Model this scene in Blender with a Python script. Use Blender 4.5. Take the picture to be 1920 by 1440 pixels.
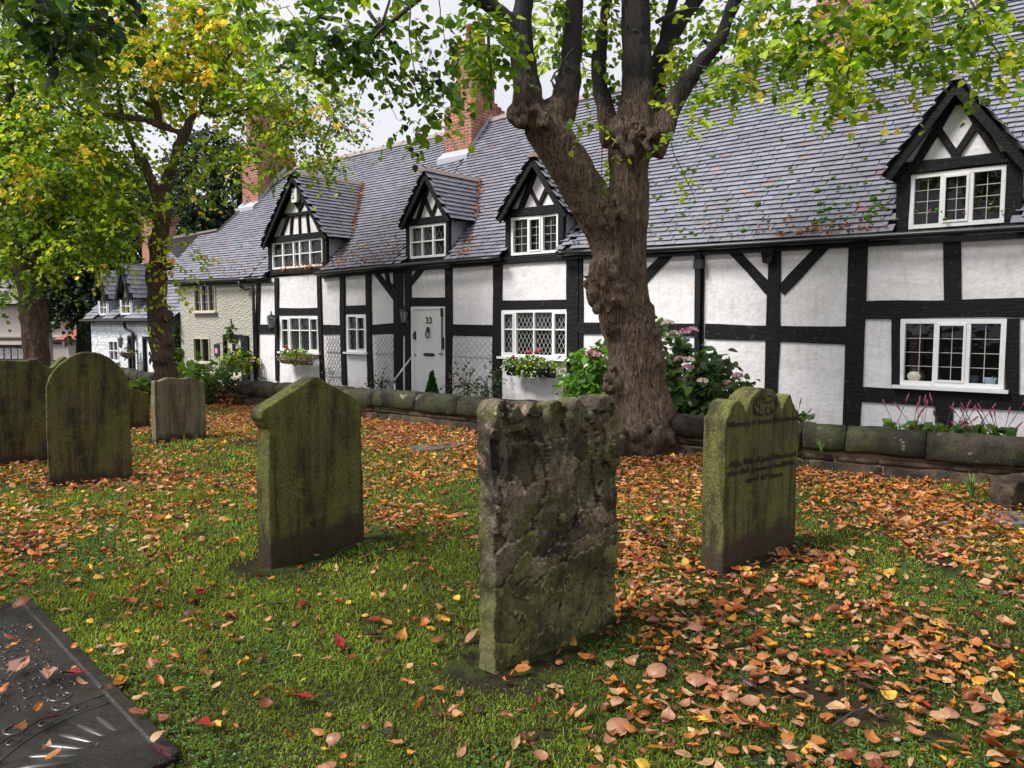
import bpy, math, random
import numpy as np
from mathutils import Vector, Matrix
random.seed(7); rng = np.random.default_rng(11)
for o in list(bpy.data.objects): bpy.data.objects.remove(o)
scene = bpy.context.scene; col = scene.collection
R_ = math.radians
# ---------------------------------------------------------------- camera
F = 1450.0; CAMZ = 1.6; TH = math.atan(115/F); cT, sT = math.cos(TH), math.sin(TH)
cam = bpy.data.cameras.new('camera'); cam.sensor_width = 36; cam.lens = F/1920*36
cam.clip_start = .05; cam.clip_end = 1500
camo = bpy.data.objects.new('camera', cam); col.objects.link(camo)
camo.location = (0, 0, CAMZ); camo.rotation_euler = (R_(90)-TH, 0, 0)
scene.camera = camo
# ---------------------------------------------------------------- light
SUN_EL, SUN_AZ = 50, 250
world = bpy.data.worlds.new('World'); scene.world = world; world.use_nodes = True
nt = world.node_tree; N = nt.nodes; L = nt.links
bg = N['Background']; bg.inputs[1].default_value = .075
sky = N.new('ShaderNodeTexSky'); sky.sky_type = 'NISHITA'; sky.sun_disc = False
sky.sun_elevation = R_(SUN_EL); sky.sun_rotation = R_(SUN_AZ)
tc = N.new('ShaderNodeTexCoord'); nz = N.new('ShaderNodeTexNoise'); nz.inputs['Scale'].default_value = 2.2; nz.inputs['Detail'].default_value = 5
L.new(tc.outputs['Generated'], nz.inputs['Vector'])
cr = N.new('ShaderNodeValToRGB'); cr.color_ramp.elements[0].position = .3; cr.color_ramp.elements[1].position = .72
cr.color_ramp.elements[0].color = (.80, .81, .86, 1); cr.color_ramp.elements[1].color = (1.0, .99, 1.0, 1)
L.new(nz.outputs['Fac'], cr.inputs[0])
mul = N.new('ShaderNodeMix'); mul.data_type = 'RGBA'; mul.blend_type = 'MULTIPLY'; mul.inputs[0].default_value = 1
L.new(cr.outputs[0], mul.inputs[6]); mul.inputs[7].default_value = (8.6, 8.55, 8.8, 1)
mx = N.new('ShaderNodeMix'); mx.data_type = 'RGBA'; mx.inputs[0].default_value = .92
L.new(sky.outputs[0], mx.inputs[6]); L.new(mul.outputs[2], mx.inputs[7]); L.new(mx.outputs[2], bg.inputs[0])
sun = bpy.data.lights.new('sun', 'SUN'); sun.energy = 3.5; sun.angle = R_(20); sun.color = (1, .965, .92)
suno = bpy.data.objects.new('sun', sun); col.objects.link(suno)
sd = Vector((math.sin(R_(SUN_AZ))*math.cos(R_(SUN_EL)), math.cos(R_(SUN_AZ))*math.cos(R_(SUN_EL)), math.sin(R_(SUN_EL))))
suno.rotation_euler = sd.to_track_quat('Z', 'Y').to_euler()
scene.view_settings.view_transform = 'Standard'; scene.view_settings.look = 'None'
scene.view_settings.exposure = 0.68; scene.view_settings.gamma = 1
scene.cycles.max_bounces = 6; scene.cycles.transparent_max_bounces = 12
# ---------------------------------------------------------------- projection helpers (photograph pixel -> point of a real plane)
C0 = np.array([0, 0, CAMZ])
def ray(x, y):
    a = (x-960)/F; b = (720-y)/F
    return np.array([a, cT+b*sT, -sT+b*cT])
def hit(x, y, p0, n):
    d = ray(x, y); t = np.dot(np.array(p0)-C0, n)/np.dot(d, n)
    return C0+d*t
def G(x, y, z=0.): return hit(x, y, (0, 0, z), np.array([0, 0, 1.]))
def D(x, y, Y):
    d = ray(x, y); return C0+d*(Y/d[1])
ANG = R_(-40.5)
EX = np.array([math.cos(ANG), math.sin(ANG), 0]); NY = np.array([-math.sin(ANG), math.cos(ANG), 0])
FO = np.array([-1.76, 16.5, 0])
def W(x, y, off=0.):
    p = hit(x, y, FO+NY*off, NY)-FO; return float(p@EX), float(p[2])
def U(x, y=600, off=0.): return W(x, y, off)[0]
def toF(p):
    p = np.asarray(p)-FO; return float(p@EX), float(p@NY), float(p[2])
# ---------------------------------------------------------------- noise
def _h(i, j, k, s):
    n = (i*374761393+j*668265263+k*1274126177+s*974711) & 0x7fffffff
    n = ((n ^ (n >> 13))*1274126177) & 0x7fffffff
    return ((n ^ (n >> 16)) & 0xffff)/65535.
def vnoise(p, s=0):
    p = np.asarray(p, float); f = np.floor(p); i = f.astype(np.int64); t = p-f; t = t*t*(3-2*t)
    r = 0
    for a in (0, 1):
        for b in (0, 1):
            for c in (0, 1):
                w = (t[:, 0] if a else 1-t[:, 0])*(t[:, 1] if b else 1-t[:, 1])*(t[:, 2] if c else 1-t[:, 2])
                r = r+w*_h(i[:, 0]+a, i[:, 1]+b, i[:, 2]+c, s)
    return r*2-1
def fbm(p, s=0, o=4):
    r = 0; a = 1; q = np.array(p, float)
    for k in range(o): r = r+a*vnoise(q, s+k); a *= .5; q = q*2.03
    return r
def n2(x, y, sc, s=0, o=3):
    x = np.atleast_1d(np.asarray(x, float)); y = np.atleast_1d(np.asarray(y, float))
    return fbm(np.stack([x*sc, y*sc, np.zeros_like(x)+.37], 1), s, o)
# ---------------------------------------------------------------- mesh helpers
def link(name, me, parent=None):
    o = bpy.data.objects.new(name, me); col.objects.link(o)
    if parent is not None: o.parent = parent
    return o
def npmesh(name, V, Fs, mat, colr=None, smooth=False):
    V = np.ascontiguousarray(V, dtype=np.float32).reshape(-1, 3)
    me = bpy.data.meshes.new(name)
    if not isinstance(Fs, (list, tuple)): Fs = [Fs]
    Fs = [np.asarray(f, dtype=np.int32) for f in Fs if len(f)]
    tot = np.concatenate([np.full(len(f), f.shape[1], np.int32) for f in Fs])
    li = np.concatenate([f.ravel() for f in Fs])
    st = np.concatenate([[0], np.cumsum(tot)[:-1]]).astype(np.int32)
    me.vertices.add(len(V)); me.vertices.foreach_set('co', V.ravel())
    me.loops.add(len(li)); me.loops.foreach_set('vertex_index', li)
    me.polygons.add(len(tot)); me.polygons.foreach_set('loop_start', st)
    me.polygons.foreach_set('use_smooth', np.full(len(tot), bool(smooth)))
    me.update(calc_edges=True)
    if colr is not None:
        a = me.color_attributes.new('col', 'FLOAT_COLOR', 'POINT')
        c = np.ones((len(V), 4), np.float32); c[:, :3] = colr; a.data.foreach_set('color', c.ravel())
    me.materials.append(mat); return me
class MB:
    def __init__(s): s.v = []; s.f = []
    def add(s, vs, fs):
        k = len(s.v); s.v += [tuple(map(float, v)) for v in vs]; s.f += [tuple(k+i for i in f) for f in fs]
    def box(s, x0, x1, y0, y1, z0, z1):
        s.add([(x0, y0, z0), (x1, y0, z0), (x1, y1, z0), (x0, y1, z0), (x0, y0, z1), (x1, y0, z1), (x1, y1, z1), (x0, y1, z1)],
              [(0, 3, 2, 1), (4, 5, 6, 7), (0, 1, 5, 4), (1, 2, 6, 5), (2, 3, 7, 6), (3, 0, 4, 7)])
    def bar(s, p, q, w, h=None, up=(0, 0, 1)):   # square bar between two points
        h = w if h is None else h; p, q = Vector(p), Vector(q); d = (q-p).normalized(); u = Vector(up)
        if abs(d.dot(u)) > .95: u = Vector((1, 0, 0))
        a = d.cross(u).normalized()*(w/2); b = a.cross(d).normalized()*(h/2)
        s.add([p-a-b, p+a-b, p+a+b, p-a+b, q-a-b, q+a-b, q+a+b, q-a+b],
              [(0, 3, 2, 1), (4, 5, 6, 7), (0, 1, 5, 4), (1, 2, 6, 5), (2, 3, 7, 6), (3, 0, 4, 7)])
    def tube(s, pts, rs, n=8, cap=True):
        pts = [Vector(p) for p in pts]; rs = [rs]*len(pts) if not hasattr(rs, '__len__') else rs
        rings = []; prev = None
        for i, p in enumerate(pts):
            d = (pts[min(i+1, len(pts)-1)]-pts[max(i-1, 0)]).normalized()
            if prev is None: a = d.orthogonal().normalized()
            else: a = (prev-d*prev.dot(d)).normalized()
            prev = a; b = d.cross(a)
            rings.append([p+(a*math.cos(2*math.pi*k/n)+b*math.sin(2*math.pi*k/n))*rs[i] for k in range(n)])
        vs = [v for r in rings for v in r]
        fs = [(i*n+k, i*n+(k+1) % n, (i+1)*n+(k+1) % n, (i+1)*n+k) for i in range(len(pts)-1) for k in range(n)]
        if cap: fs += [tuple(range(n-1, -1, -1)), tuple((len(pts)-1)*n+k for k in range(n))]
        s.add(vs, fs)
    def prism(s, poly, y0, y1):   # poly of (x,z), extruded along y
        n = len(poly)
        s.add([(x, y0, z) for x, z in poly]+[(x, y1, z) for x, z in poly],
              [tuple(range(n)), tuple(range(2*n-1, n-1, -1))]+[(i, i+n, (i+1) % n+n, (i+1) % n) for i in range(n)])
    def ball(s, c, r, n=8, m=5, sq=(1, 1, 1)):
        vs = [(c[0], c[1], c[2]+r*sq[2])]
        for j in range(1, m):
            t = math.pi*j/m
            for k in range(n):
                a = 2*math.pi*k/n; vs.append((c[0]+r*sq[0]*math.sin(t)*math.cos(a), c[1]+r*sq[1]*math.sin(t)*math.sin(a), c[2]+r*sq[2]*math.cos(t)))
        vs.append((c[0], c[1], c[2]-r*sq[2])); fs = [(0, 1+k, 1+(k+1) % n) for k in range(n)]
        for j in range(m-2):
            for k in range(n): fs.append((1+j*n+k, 1+(j+1)*n+k, 1+(j+1)*n+(k+1) % n, 1+j*n+(k+1) % n))
        e = 1+(m-1)*n; fs += [(e, e-n+(k+1) % n, e-n+k) for k in range(n)]
        s.add(vs, fs)
    def build(s, name, mat, parent=None, smooth=False):
        me = bpy.data.meshes.new(name); me.from_pydata(s.v, [], s.f); me.update()
        if smooth:
            for p in me.polygons: p.use_smooth = True
        me.materials.append(mat); return link(name, me, parent)
def tag(o, label=None, cat=None, group=None, kind=None):
    if label: o['label'] = label
    if cat: o['category'] = cat
    if group: o['group'] = group
    if kind: o['kind'] = kind
    return o
def empty(name, loc=(0, 0, 0), rz=0., **k):
    o = bpy.data.objects.new(name, None); col.objects.link(o); o.location = loc; o.rotation_euler = (0, 0, rz)
    o.empty_display_size = .2
    return tag(o, **k)
def remesh(mb, voxel, smooth_it=2):
    """fuse overlapping closed shapes to one skin; returns vertex and face arrays"""
    me = bpy.data.meshes.new('tmp'); me.from_pydata(mb.v, [], mb.f); me.update()
    o = bpy.data.objects.new('tmp', me); col.objects.link(o)
    m = o.modifiers.new('r', 'REMESH'); m.mode = 'VOXEL'; m.voxel_size = voxel; m.adaptivity = 0
    if smooth_it:
        sm = o.modifiers.new('s', 'SMOOTH'); sm.iterations = smooth_it; sm.factor = .6
    dg = bpy.context.evaluated_depsgraph_get(); dg.update()
    e = bpy.data.meshes.new_from_object(o.evaluated_get(dg))
    V = np.empty(len(e.vertices)*3, np.float32); e.vertices.foreach_get('co', V); V = V.reshape(-1, 3)
    Nn = np.empty(len(e.vertices)*3, np.float32); e.vertex_normals.foreach_get('vector', Nn); Nn = Nn.reshape(-1, 3)
    Fq = np.array([list(p.vertices) for p in e.polygons if len(p.vertices) == 4], np.int32)
    Ft = np.array([list(p.vertices) for p in e.polygons if len(p.vertices) == 3], np.int32)
    bpy.data.objects.remove(o); bpy.data.meshes.remove(me); bpy.data.meshes.remove(e)
    return V.astype(float), Nn.astype(float), [x for x in (Fq, Ft) if len(x)]
# ---------------------------------------------------------------- materials
class Mat:
    def __init__(s, name):
        s.m = bpy.data.materials.new(name); s.m.use_nodes = True; s.t = s.m.node_tree; s.n = s.t.nodes; s.l = s.t.links
        s.b = s.n['Principled BSDF']; s.tc = s.n.new('ShaderNodeTexCoord'); s.co = s.tc.outputs['Object']
    def set(s, **k):
        for a, v in k.items():
            nm = {'rough': 'Roughness', 'spec': 'Specular IOR Level', 'metal': 'Metallic', 'coat': 'Coat Weight'}.get(a, a); s.b.inputs[nm].default_value = v
        return s
    def map(s, sc=(1, 1, 1), src=None):
        m = s.n.new('ShaderNodeMapping'); m.inputs['Scale'].default_value = sc; s.l.new(src or s.co, m.inputs[0]); return m.outputs[0]
    def noise(s, scale, detail=5, sc=None, rough=.6, src=None, dist=0.):
        n = s.n.new('ShaderNodeTexNoise'); n.inputs['Scale'].default_value = scale; n.inputs['Detail'].default_value = detail
        n.inputs['Roughness'].default_value = rough; n.inputs['Distortion'].default_value = dist
        s.l.new(s.map(sc, src) if sc else (src or s.co), n.inputs['Vector']); return n.outputs['Fac']
    def vor(s, scale, feature='F1', sc=None):
        n = s.n.new('ShaderNodeTexVoronoi'); n.inputs['Scale'].default_value = scale; n.feature = feature
        s.l.new(s.map(sc) if sc else s.co, n.inputs['Vector']); return n.outputs['Distance']
    def ramp(s, src, stops):
        r = s.n.new('ShaderNodeValToRGB'); e = r.color_ramp.elements
        while len(e) < len(stops): e.new(.5)
        for i, (p, c) in enumerate(stops):
            e[i].position = p; e[i].color = (tuple(c)+(1,)) if hasattr(c, '__len__') else (c, c, c, 1)
        s.l.new(src, r.inputs[0]); return r.outputs[0]
    def mix(s, fac, a, b, mode='MIX'):
        m = s.n.new('ShaderNodeMix'); m.data_type = 'RGBA'; m.blend_type = mode
        for i, v in ((0, fac), (6, a), (7, b)):
            if hasattr(v, 'links'): s.l.new(v, m.inputs[i])
            else: m.inputs[i].default_value = v if i == 0 else tuple(v)+(1,)
        return m.outputs[2]
    def math(s, op, a, b=0.):
        m = s.n.new('ShaderNodeMath'); m.operation = op; m.use_clamp = False
        for i, v in ((0, a), (1, b)):
            if hasattr(v, 'links'): s.l.new(v, m.inputs[i])
            else: m.inputs[i].default_value = v
        return m.outputs[0]
    def color(s, c):
        if hasattr(c, 'links'): s.l.new(c, s.b.inputs['Base Color'])
        else: s.b.inputs['Base Color'].default_value = tuple(c)+(1,)
        return s
    def attr(s, name='col'):
        a = s.n.new('ShaderNodeAttribute'); a.attribute_name = name; return a.outputs['Color']
    def bump(s, h, strength=.5, dist=.01):
        b = s.n.new('ShaderNodeBump'); b.inputs['Strength'].default_value = strength; b.inputs['Distance'].default_value = dist
        s.l.new(h, b.inputs['Height']); prev = s.b.inputs['Normal'].links
        if prev: s.l.new(prev[0].from_socket, b.inputs['Normal'])
        s.l.new(b.outputs[0], s.b.inputs['Normal']); return s
    def z(s):
        x = s.n.new('ShaderNodeSeparateXYZ'); s.l.new(s.co, x.inputs[0]); return x.outputs
M = {}
def simple(name, c, rough=.6, **k):
    m = Mat(name).color(c).set(rough=rough, **k); M[name] = m.m; return m.m
m = Mat('plaster'); a = m.noise(1.1, 7); b = m.noise(5, 5, sc=(2.5, 2.5, .5))
c = m.mix(m.ramp(a, [(.35, 0), (.7, .55)]), (.80, .785, .81), (.70, .675, .68))
c = m.mix(m.ramp(b, [(.50, 0), (.78, .6)]), c, (.50, .46, .42)); ck = m.noise(1.6, 10, rough=.8); c = m.mix(m.ramp(ck, [(.492, 0), (.5, .5), (.508, 0)]), c, (.35, .32, .30)); zz = m.math('ADD', m.z()[2], m.math('MULTIPLY', m.noise(2.5, 6), 1.2)); c = m.mix(m.ramp(zz, [(.35, .55), (.95, 0)]), c, (.46, .42, .36)); m.color(c).set(rough=.85)
m.bump(m.noise(3.5, 6), .55, .06); m.bump(m.noise(26, 4), .35, .008); M['plaster'] = m.m
m = Mat('cream_render'); c = m.mix(m.noise(2, 5), (.47, .45, .39), (.34, .32, .27)); m.color(c).set(rough=.95)
m.bump(m.vor(22), .9, .03); M['cream_render'] = m.m
m = Mat('rough_white'); c = m.mix(m.ramp(m.noise(5, 8), [(.4, 0), (.65, 1)]), (.74, .77, .80), (.45, .47, .5)); m.color(c).set(rough=.95)
m.bump(m.vor(12), .9, .04); M['rough_white'] = m.m
m = Mat('pink_render'); m.color(m.mix(m.noise(3, 5), (.62, .54, .52), (.5, .42, .40))).set(rough=.9); m.bump(m.vor(14), .5, .02); M['pink_render'] = m.m
m = Mat('black_timber'); g = m.noise(9, 6, sc=(4, 4, .5)); g2 = m.noise(9, 6, sc=(.5, 4, 4))
c = m.mix(m.ramp(m.noise(14, 6), [(.60, 0), (.76, 1)]), (.008, .0075, .009), (.075, .07, .068)); m.color(c).set(rough=.6, spec=.22)
m.bump(g, .8, .02); m.bump(g2, .5, .02); M['black_timber'] = m.m
m = Mat('white_paint'); m.color(m.mix(m.ramp(m.noise(12, 4), [(.55, 0), (.8, .5)]), (.82, .82, .82), (.55, .52, .47))).set(rough=.4); M['white_paint'] = m.m
m = Mat('door_paint'); zx = m.z()[0]
st = m.math('FRACT', m.math('MULTIPLY', zx, 9.)); gr = m.ramp(st, [(0, 0), (.06, 1), (.94, 1), (1, 0)])
m.color((.80, .78, .77)).set(rough=.4); m.bump(gr, .6, .008); M['door_paint'] = m.m
m = Mat('roof_tile'); c = m.mix(m.noise(45, 4), (.86, .86, .87), (1.14, 1.14, 1.14)); c = m.mix(1., m.attr(), c, 'MULTIPLY')
c = m.mix(m.ramp(m.noise(.8, 7), [(.52, 0), (.74, .45)]), c, (.12, .105, .115)); m.color(c).set(rough=.40, spec=.75)
m.bump(m.noise(30, 5), .3, .005); M['roof_tile'] = m.m
m = Mat('ridge_tile'); m.color(m.mix(m.noise(7, 5), (.17, .14, .13), (.30, .25, .23))).set(rough=.6); m.bump(m.noise(20), .5, .01); M['ridge_tile'] = m.m
def brickmat(name, c1, c2, mort, sc=4.6):
    m = Mat(name); z = m.z(); cx = m.n.new('ShaderNodeCombineXYZ')
    m.l.new(m.math('ADD', z[0], z[1]), cx.inputs[0]); m.l.new(z[2], cx.inputs[1])
    b = m.n.new('ShaderNodeTexBrick'); m.l.new(cx.outputs[0], b.inputs['Vector']); b.inputs['Scale'].default_value = sc
    b.inputs['Color1'].default_value = c1+(1,); b.inputs['Color2'].default_value = c2+(1,); b.inputs['Mortar'].default_value = mort+(1,)
    b.inputs['Mortar Size'].default_value = .035; b.inputs['Brick Width'].default_value = 1.05; b.inputs['Row Height'].default_value = .34; b.inputs['Bias'].default_value = -.1
    c = m.mix(m.ramp(m.noise(4, 6), [(.45, 0), (.75, 1)]), b.outputs[0], (.09, .06, .05)); c = m.mix(m.ramp(m.noise(11, 3), [(.55, 0), (.7, .5)]), c, (.48, .2, .10))
    m.color(c).set(rough=.85); m.bump(b.outputs['Fac'], -.6, .012); m.bump(m.noise(30), .5, .01); M[name] = m.m
brickmat('brick', (.38, .10, .045), (.20, .06, .04), (.42, .36, .32))
brickmat('old_brick', (.22, .09, .07), (.15, .08, .07), (.35, .32, .30))
m = Mat('lead'); m.color((.38, .40, .45)).set(rough=.45, spec=.6); m.bump(m.noise(12), .4, .01); M['lead'] = m.m
simple('gutter_black', (.012, .012, .014), .35)
simple('iron_black', (.012, .012, .013), .4, spec=.5)
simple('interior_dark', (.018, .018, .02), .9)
simple('trellis_paint', (.50, .49, .49), .6); simple('leaded', (.50, .50, .50), .5); simple('leaded_dark', (.16, .16, .17), .5)
simple('curtain_cloth', (.42, .43, .40), .9)
simple('red_curtain', (.30, .14, .13), .9)
simple('terracotta', (.30, .10, .05), .8)
simple('cream_pot', (.55, .50, .40), .5)
simple('blue_pot', (.28, .36, .45), .5)
simple('steel', (.55, .56, .58), .3, metal=.9)
simple('lamp_glass', (.25, .26, .28), .15, spec=.6)
simple('alarm_white', (.75, .73, .70), .4)
simple('alarm_blue', (.05, .10, .35), .4)
simple('brown_door', (.16, .08, .03), .5)
m = Mat('glass'); N_, L_ = m.n, m.l
tr = N_.new('ShaderNodeBsdfTransparent'); tr.inputs[0].default_value = (.62, .66, .66, 1)
gl = N_.new('ShaderNodeBsdfGlossy'); gl.inputs['Roughness'].default_value = .03; gl.inputs['Color'].default_value = (.9, .95, 1, 1)
fr = N_.new('ShaderNodeFresnel'); fr.inputs[0].default_value = 1.45; mxs = N_.new('ShaderNodeMixShader')
bm = N_.new('ShaderNodeBump'); bm.inputs['Strength'].default_value = .15; bm.inputs['Distance'].default_value = .02; L_.new(m.noise(5, 2), bm.inputs['Height']); L_.new(bm.outputs[0], gl.inputs['Normal'])
L_.new(m.math('MULTIPLY', fr.outputs[0], 1.2), mxs.inputs[0]); L_.new(tr.outputs[0], mxs.inputs[1]); L_.new(gl.outputs[0], mxs.inputs[2]); L_.new(mxs.outputs[0], N_['Material Output'].inputs[0]); M['glass'] = m.m
def leafmat(name, trans=.45, rough=.5, veins=False):
    m = Mat(name); c = m.attr(); c = m.mix(m.noise(60, 3), m.mix(1., c, (.75, .75, .75), 'MULTIPLY'), m.mix(1., c, (1.2, 1.2, 1.2), 'MULTIPLY'))
    m.color(c).set(rough=rough, spec=.4)
    t = m.n.new('ShaderNodeBsdfTranslucent'); m.l.new(m.mix(1., c, (1.5, 1.35, .7), 'MULTIPLY'), t.inputs[0])
    x = m.n.new('ShaderNodeMixShader'); x.inputs[0].default_value = trans; m.l.new(m.b.outputs[0], x.inputs[1]); m.l.new(t.outputs[0], x.inputs[2])
    m.l.new(x.outputs[0], m.n['Material Output'].inputs[0]); M[name] = m.m
leafmat('foliage', .5, .42); leafmat('grass_blades', .27, .5); leafmat('dead_leaf', .22, .45)
simple('twig_bark', (.045, .032, .025), .8)
def barkmat(name, c1, c2, sc=1., high=None):
    m = Mat(name); g = m.noise(11*sc, 9, sc=(3., 3., .5), rough=.62, dist=1.1); g2 = m.noise(26*sc, 6, sc=(2.2, 2.2, .8), rough=.75)
    h = m.math('ADD', m.math('MULTIPLY', g, .5), m.math('MULTIPLY', g2, .5)); f = m.ramp(h, [(.40, 0), (.46, .4), (.51, .7), (.60, 1)])
    c = m.mix(f, c1, c2); c = m.mix(m.ramp(m.noise(2.2, 7), [(.52, 0), (.66, .6)]), c, (.085, .09, .055)); c = m.mix(m.ramp(m.noise(1.3, 6), [(.56, 0), (.68, .6)]), c, c1)
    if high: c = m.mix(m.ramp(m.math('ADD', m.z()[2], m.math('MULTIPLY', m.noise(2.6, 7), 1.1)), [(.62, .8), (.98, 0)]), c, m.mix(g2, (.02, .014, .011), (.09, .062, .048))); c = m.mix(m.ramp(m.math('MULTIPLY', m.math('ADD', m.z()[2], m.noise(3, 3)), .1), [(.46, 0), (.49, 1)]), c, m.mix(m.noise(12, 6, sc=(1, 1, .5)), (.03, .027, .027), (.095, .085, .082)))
    m.color(c).set(rough=.85, spec=.25); m.bump(f, 1., .035); m.bump(m.noise(45, 5), .6, .008); M[name] = m.m
barkmat('bark', (.04, .027, .020), (.25, .175, .125)); barkmat('bark_forked', (.030, .021, .016), (.35, .25, .18), high=True); barkmat('bark_smooth', (.055, .046, .042), (.14, .12, .11)); barkmat('bark_dark', (.016, .012, .010), (.06, .045, .036))
def stonemat(name, base, dark, moss, mossamt=.5, soil=.16, streak=True, pale=None, tan=None, seedsc=2.):
    m = Mat(name); z = m.z()[2]
    f = m.noise(2.6, 9, sc=(3.6, 3.6, .45) if streak else None, rough=.68); g = m.noise(seedsc, 10, rough=.72)
    c = m.mix(m.ramp(f, [(.42, 0), (.56, 1)]), dark, base)
    c = m.mix(m.ramp(g, [(.60-mossamt*.2, 0), (.68-mossamt*.2, .85)]), c, moss)
    c = m.mix(m.ramp(m.noise(1.1, 8, sc=(1, 1, .7), rough=.7), [(.50, 0), (.62, .7)]), c, dark)
    if tan: c = m.mix(m.ramp(m.noise(4.2, 10, rough=.75, dist=.8), [(.54, 0), (.60, .9)]), c, tan)
    if pale: c = m.mix(m.ramp(m.noise(3.6, 9, rough=.8, dist=.3), [(.60, 0), (.64, .85)]), c, pale)
    sp = m.noise(70, 5, rough=.7); c = m.mix(m.ramp(sp, [(.36, .8), (.52, 0)]), c, m.mix(1., c, (.22, .22, .22), 'MULTIPLY')); c = m.mix(m.ramp(sp, [(.58, 0), (.7, .6)]), c, m.mix(1., c, (1.9, 1.9, 1.7), 'MULTIPLY'))
    if soil:
        zz = m.math('ADD', z, m.math('MULTIPLY', m.noise(5, 5), .30)); c = m.mix(m.ramp(zz, [(soil+.12, .92), (soil+.20, 0)]), c, m.mix(m.noise(20, 5), (.022, .015, .010), (.065, .045, .030)))
    if name == 'stone_flaked':
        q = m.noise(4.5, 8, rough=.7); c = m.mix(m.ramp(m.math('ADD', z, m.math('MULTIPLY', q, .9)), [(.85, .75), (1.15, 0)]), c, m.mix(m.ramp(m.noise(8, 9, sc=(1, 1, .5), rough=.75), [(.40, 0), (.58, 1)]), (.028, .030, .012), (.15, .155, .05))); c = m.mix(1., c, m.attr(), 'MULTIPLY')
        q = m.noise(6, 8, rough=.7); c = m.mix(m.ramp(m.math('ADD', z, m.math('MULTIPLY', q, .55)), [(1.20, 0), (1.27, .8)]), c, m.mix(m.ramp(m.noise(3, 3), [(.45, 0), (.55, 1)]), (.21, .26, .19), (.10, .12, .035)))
    m.color(c).set(rough=.8, spec=.25); m.bump(m.noise(9, 9, rough=.75), .8, .025); m.bump(m.noise(80, 4), .8, .006); M[name] = m.m
stonemat('stone_green', (.130, .128, .040), (.045, .042, .017), (.135, .150, .027), .5, .18)
stonemat('stone_dark', (.125, .112, .038), (.040, .032, .016), (.115, .125, .024), .5, .08)
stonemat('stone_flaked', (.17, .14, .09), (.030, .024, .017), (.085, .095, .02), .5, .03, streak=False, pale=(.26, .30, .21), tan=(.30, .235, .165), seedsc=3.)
stonemat('stone_brown', (.10, .070, .042), (.020, .015, .011), (.07, .075, .02), .15, .0, streak=False)
stonemat('stone_grey', (.22, .195, .125), (.10, .085, .048), (.14, .15, .04), .4, .06)
stonemat('coping', (.045, .037, .027), (.010, .009, .007), (.048, .058, .018), .55, 0, streak=False, pale=(.26, .26, .17))
simple('engraved', (.012, .013, .006), .9)
m = Mat('wet_slate'); m.color(m.mix(m.ramp(m.noise(4, 7), [(.35, 0), (.7, 1)]), (.008, .007, .006), (.026, .022, .017))).set(rough=.24, spec=.38)
m.bump(m.noise(14, 8, rough=.7), .9, .014); m.bump(m.noise(90, 4), .6, .003); M['wet_slate'] = m.m
m = Mat('soil'); c = m.mix(m.ramp(m.noise(7, 9, rough=.7), [(.42, 0), (.58, 1)]), (.018, .013, .008), (.045, .070, .014)); c = m.mix(m.ramp(m.noise(1.2, 8), [(.42, 0), (.58, 1)]), c, (.030, .022, .013))
m.color(c).set(rough=.95, spec=.1); m.bump(m.noise(25, 8), 1., .04); M['soil'] = m.m; simple('wet_stone', (.10, .105, .12), .35)
simple('wet_letter', (.022, .02, .018), .32, spec=.75)
simple('mortar', (.14, .11, .075), .95)
# ---------------------------------------------------------------- ground
def sst(t): t = np.clip(t, 0, 1); return t*t*(3-2*t)
def gz(x, y):
    x = np.atleast_1d(np.asarray(x, float)); y = np.atleast_1d(np.asarray(y, float))
    dx, dy = x-FO[0], y-FO[1]; u = dx*EX[0]+dy*EX[1]; v = dx*NY[0]+dy*NY[1]
    z = .022*n2(x, y, .8, 3)*np.clip((16-y)/4, 0, 1)
    z = z-.85*sst((-5.5-u)/9)*sst((v+3.3)/1.8)-.25*sst((y-30)/60)
    return z
def gz1(x, y): return float(gz(x, y)[0])
def ax(lo, hi, d0, c):   # finer near c
    out = [c]; d = d0
    while out[-1] < hi: out.append(out[-1]+d); d *= 1.06 if out[-1]-c > 8 else 1.0
    lo_ = [c]; d = d0
    while lo_[-1] > lo: lo_.append(lo_[-1]-d); d *= 1.06 if c-lo_[-1] > 8 else 1.0
    return np.array(lo_[::-1][:-1]+out)
gx = ax(-400, 400, .16, 0); gy = ax(-60, 700, .16, 7)
X, Y = np.meshgrid(gx, gy); Z = gz(X.ravel(), Y.ravel())
nx, ny_ = len(gx), len(gy); idx = np.arange(nx*ny_).reshape(ny_, nx)
Fq = np.stack([idx[:-1, :-1].ravel(), idx[:-1, 1:].ravel(), idx[1:, 1:].ravel(), idx[1:, :-1].ravel()], 1)
tag(link('ground', npmesh('ground', np.stack([X.ravel(), Y.ravel(), Z], 1), Fq, M['soil'], smooth=True)), 'mossy green lawn of the graveyard strewn with autumn leaves', 'lawn', kind='structure')
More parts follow.
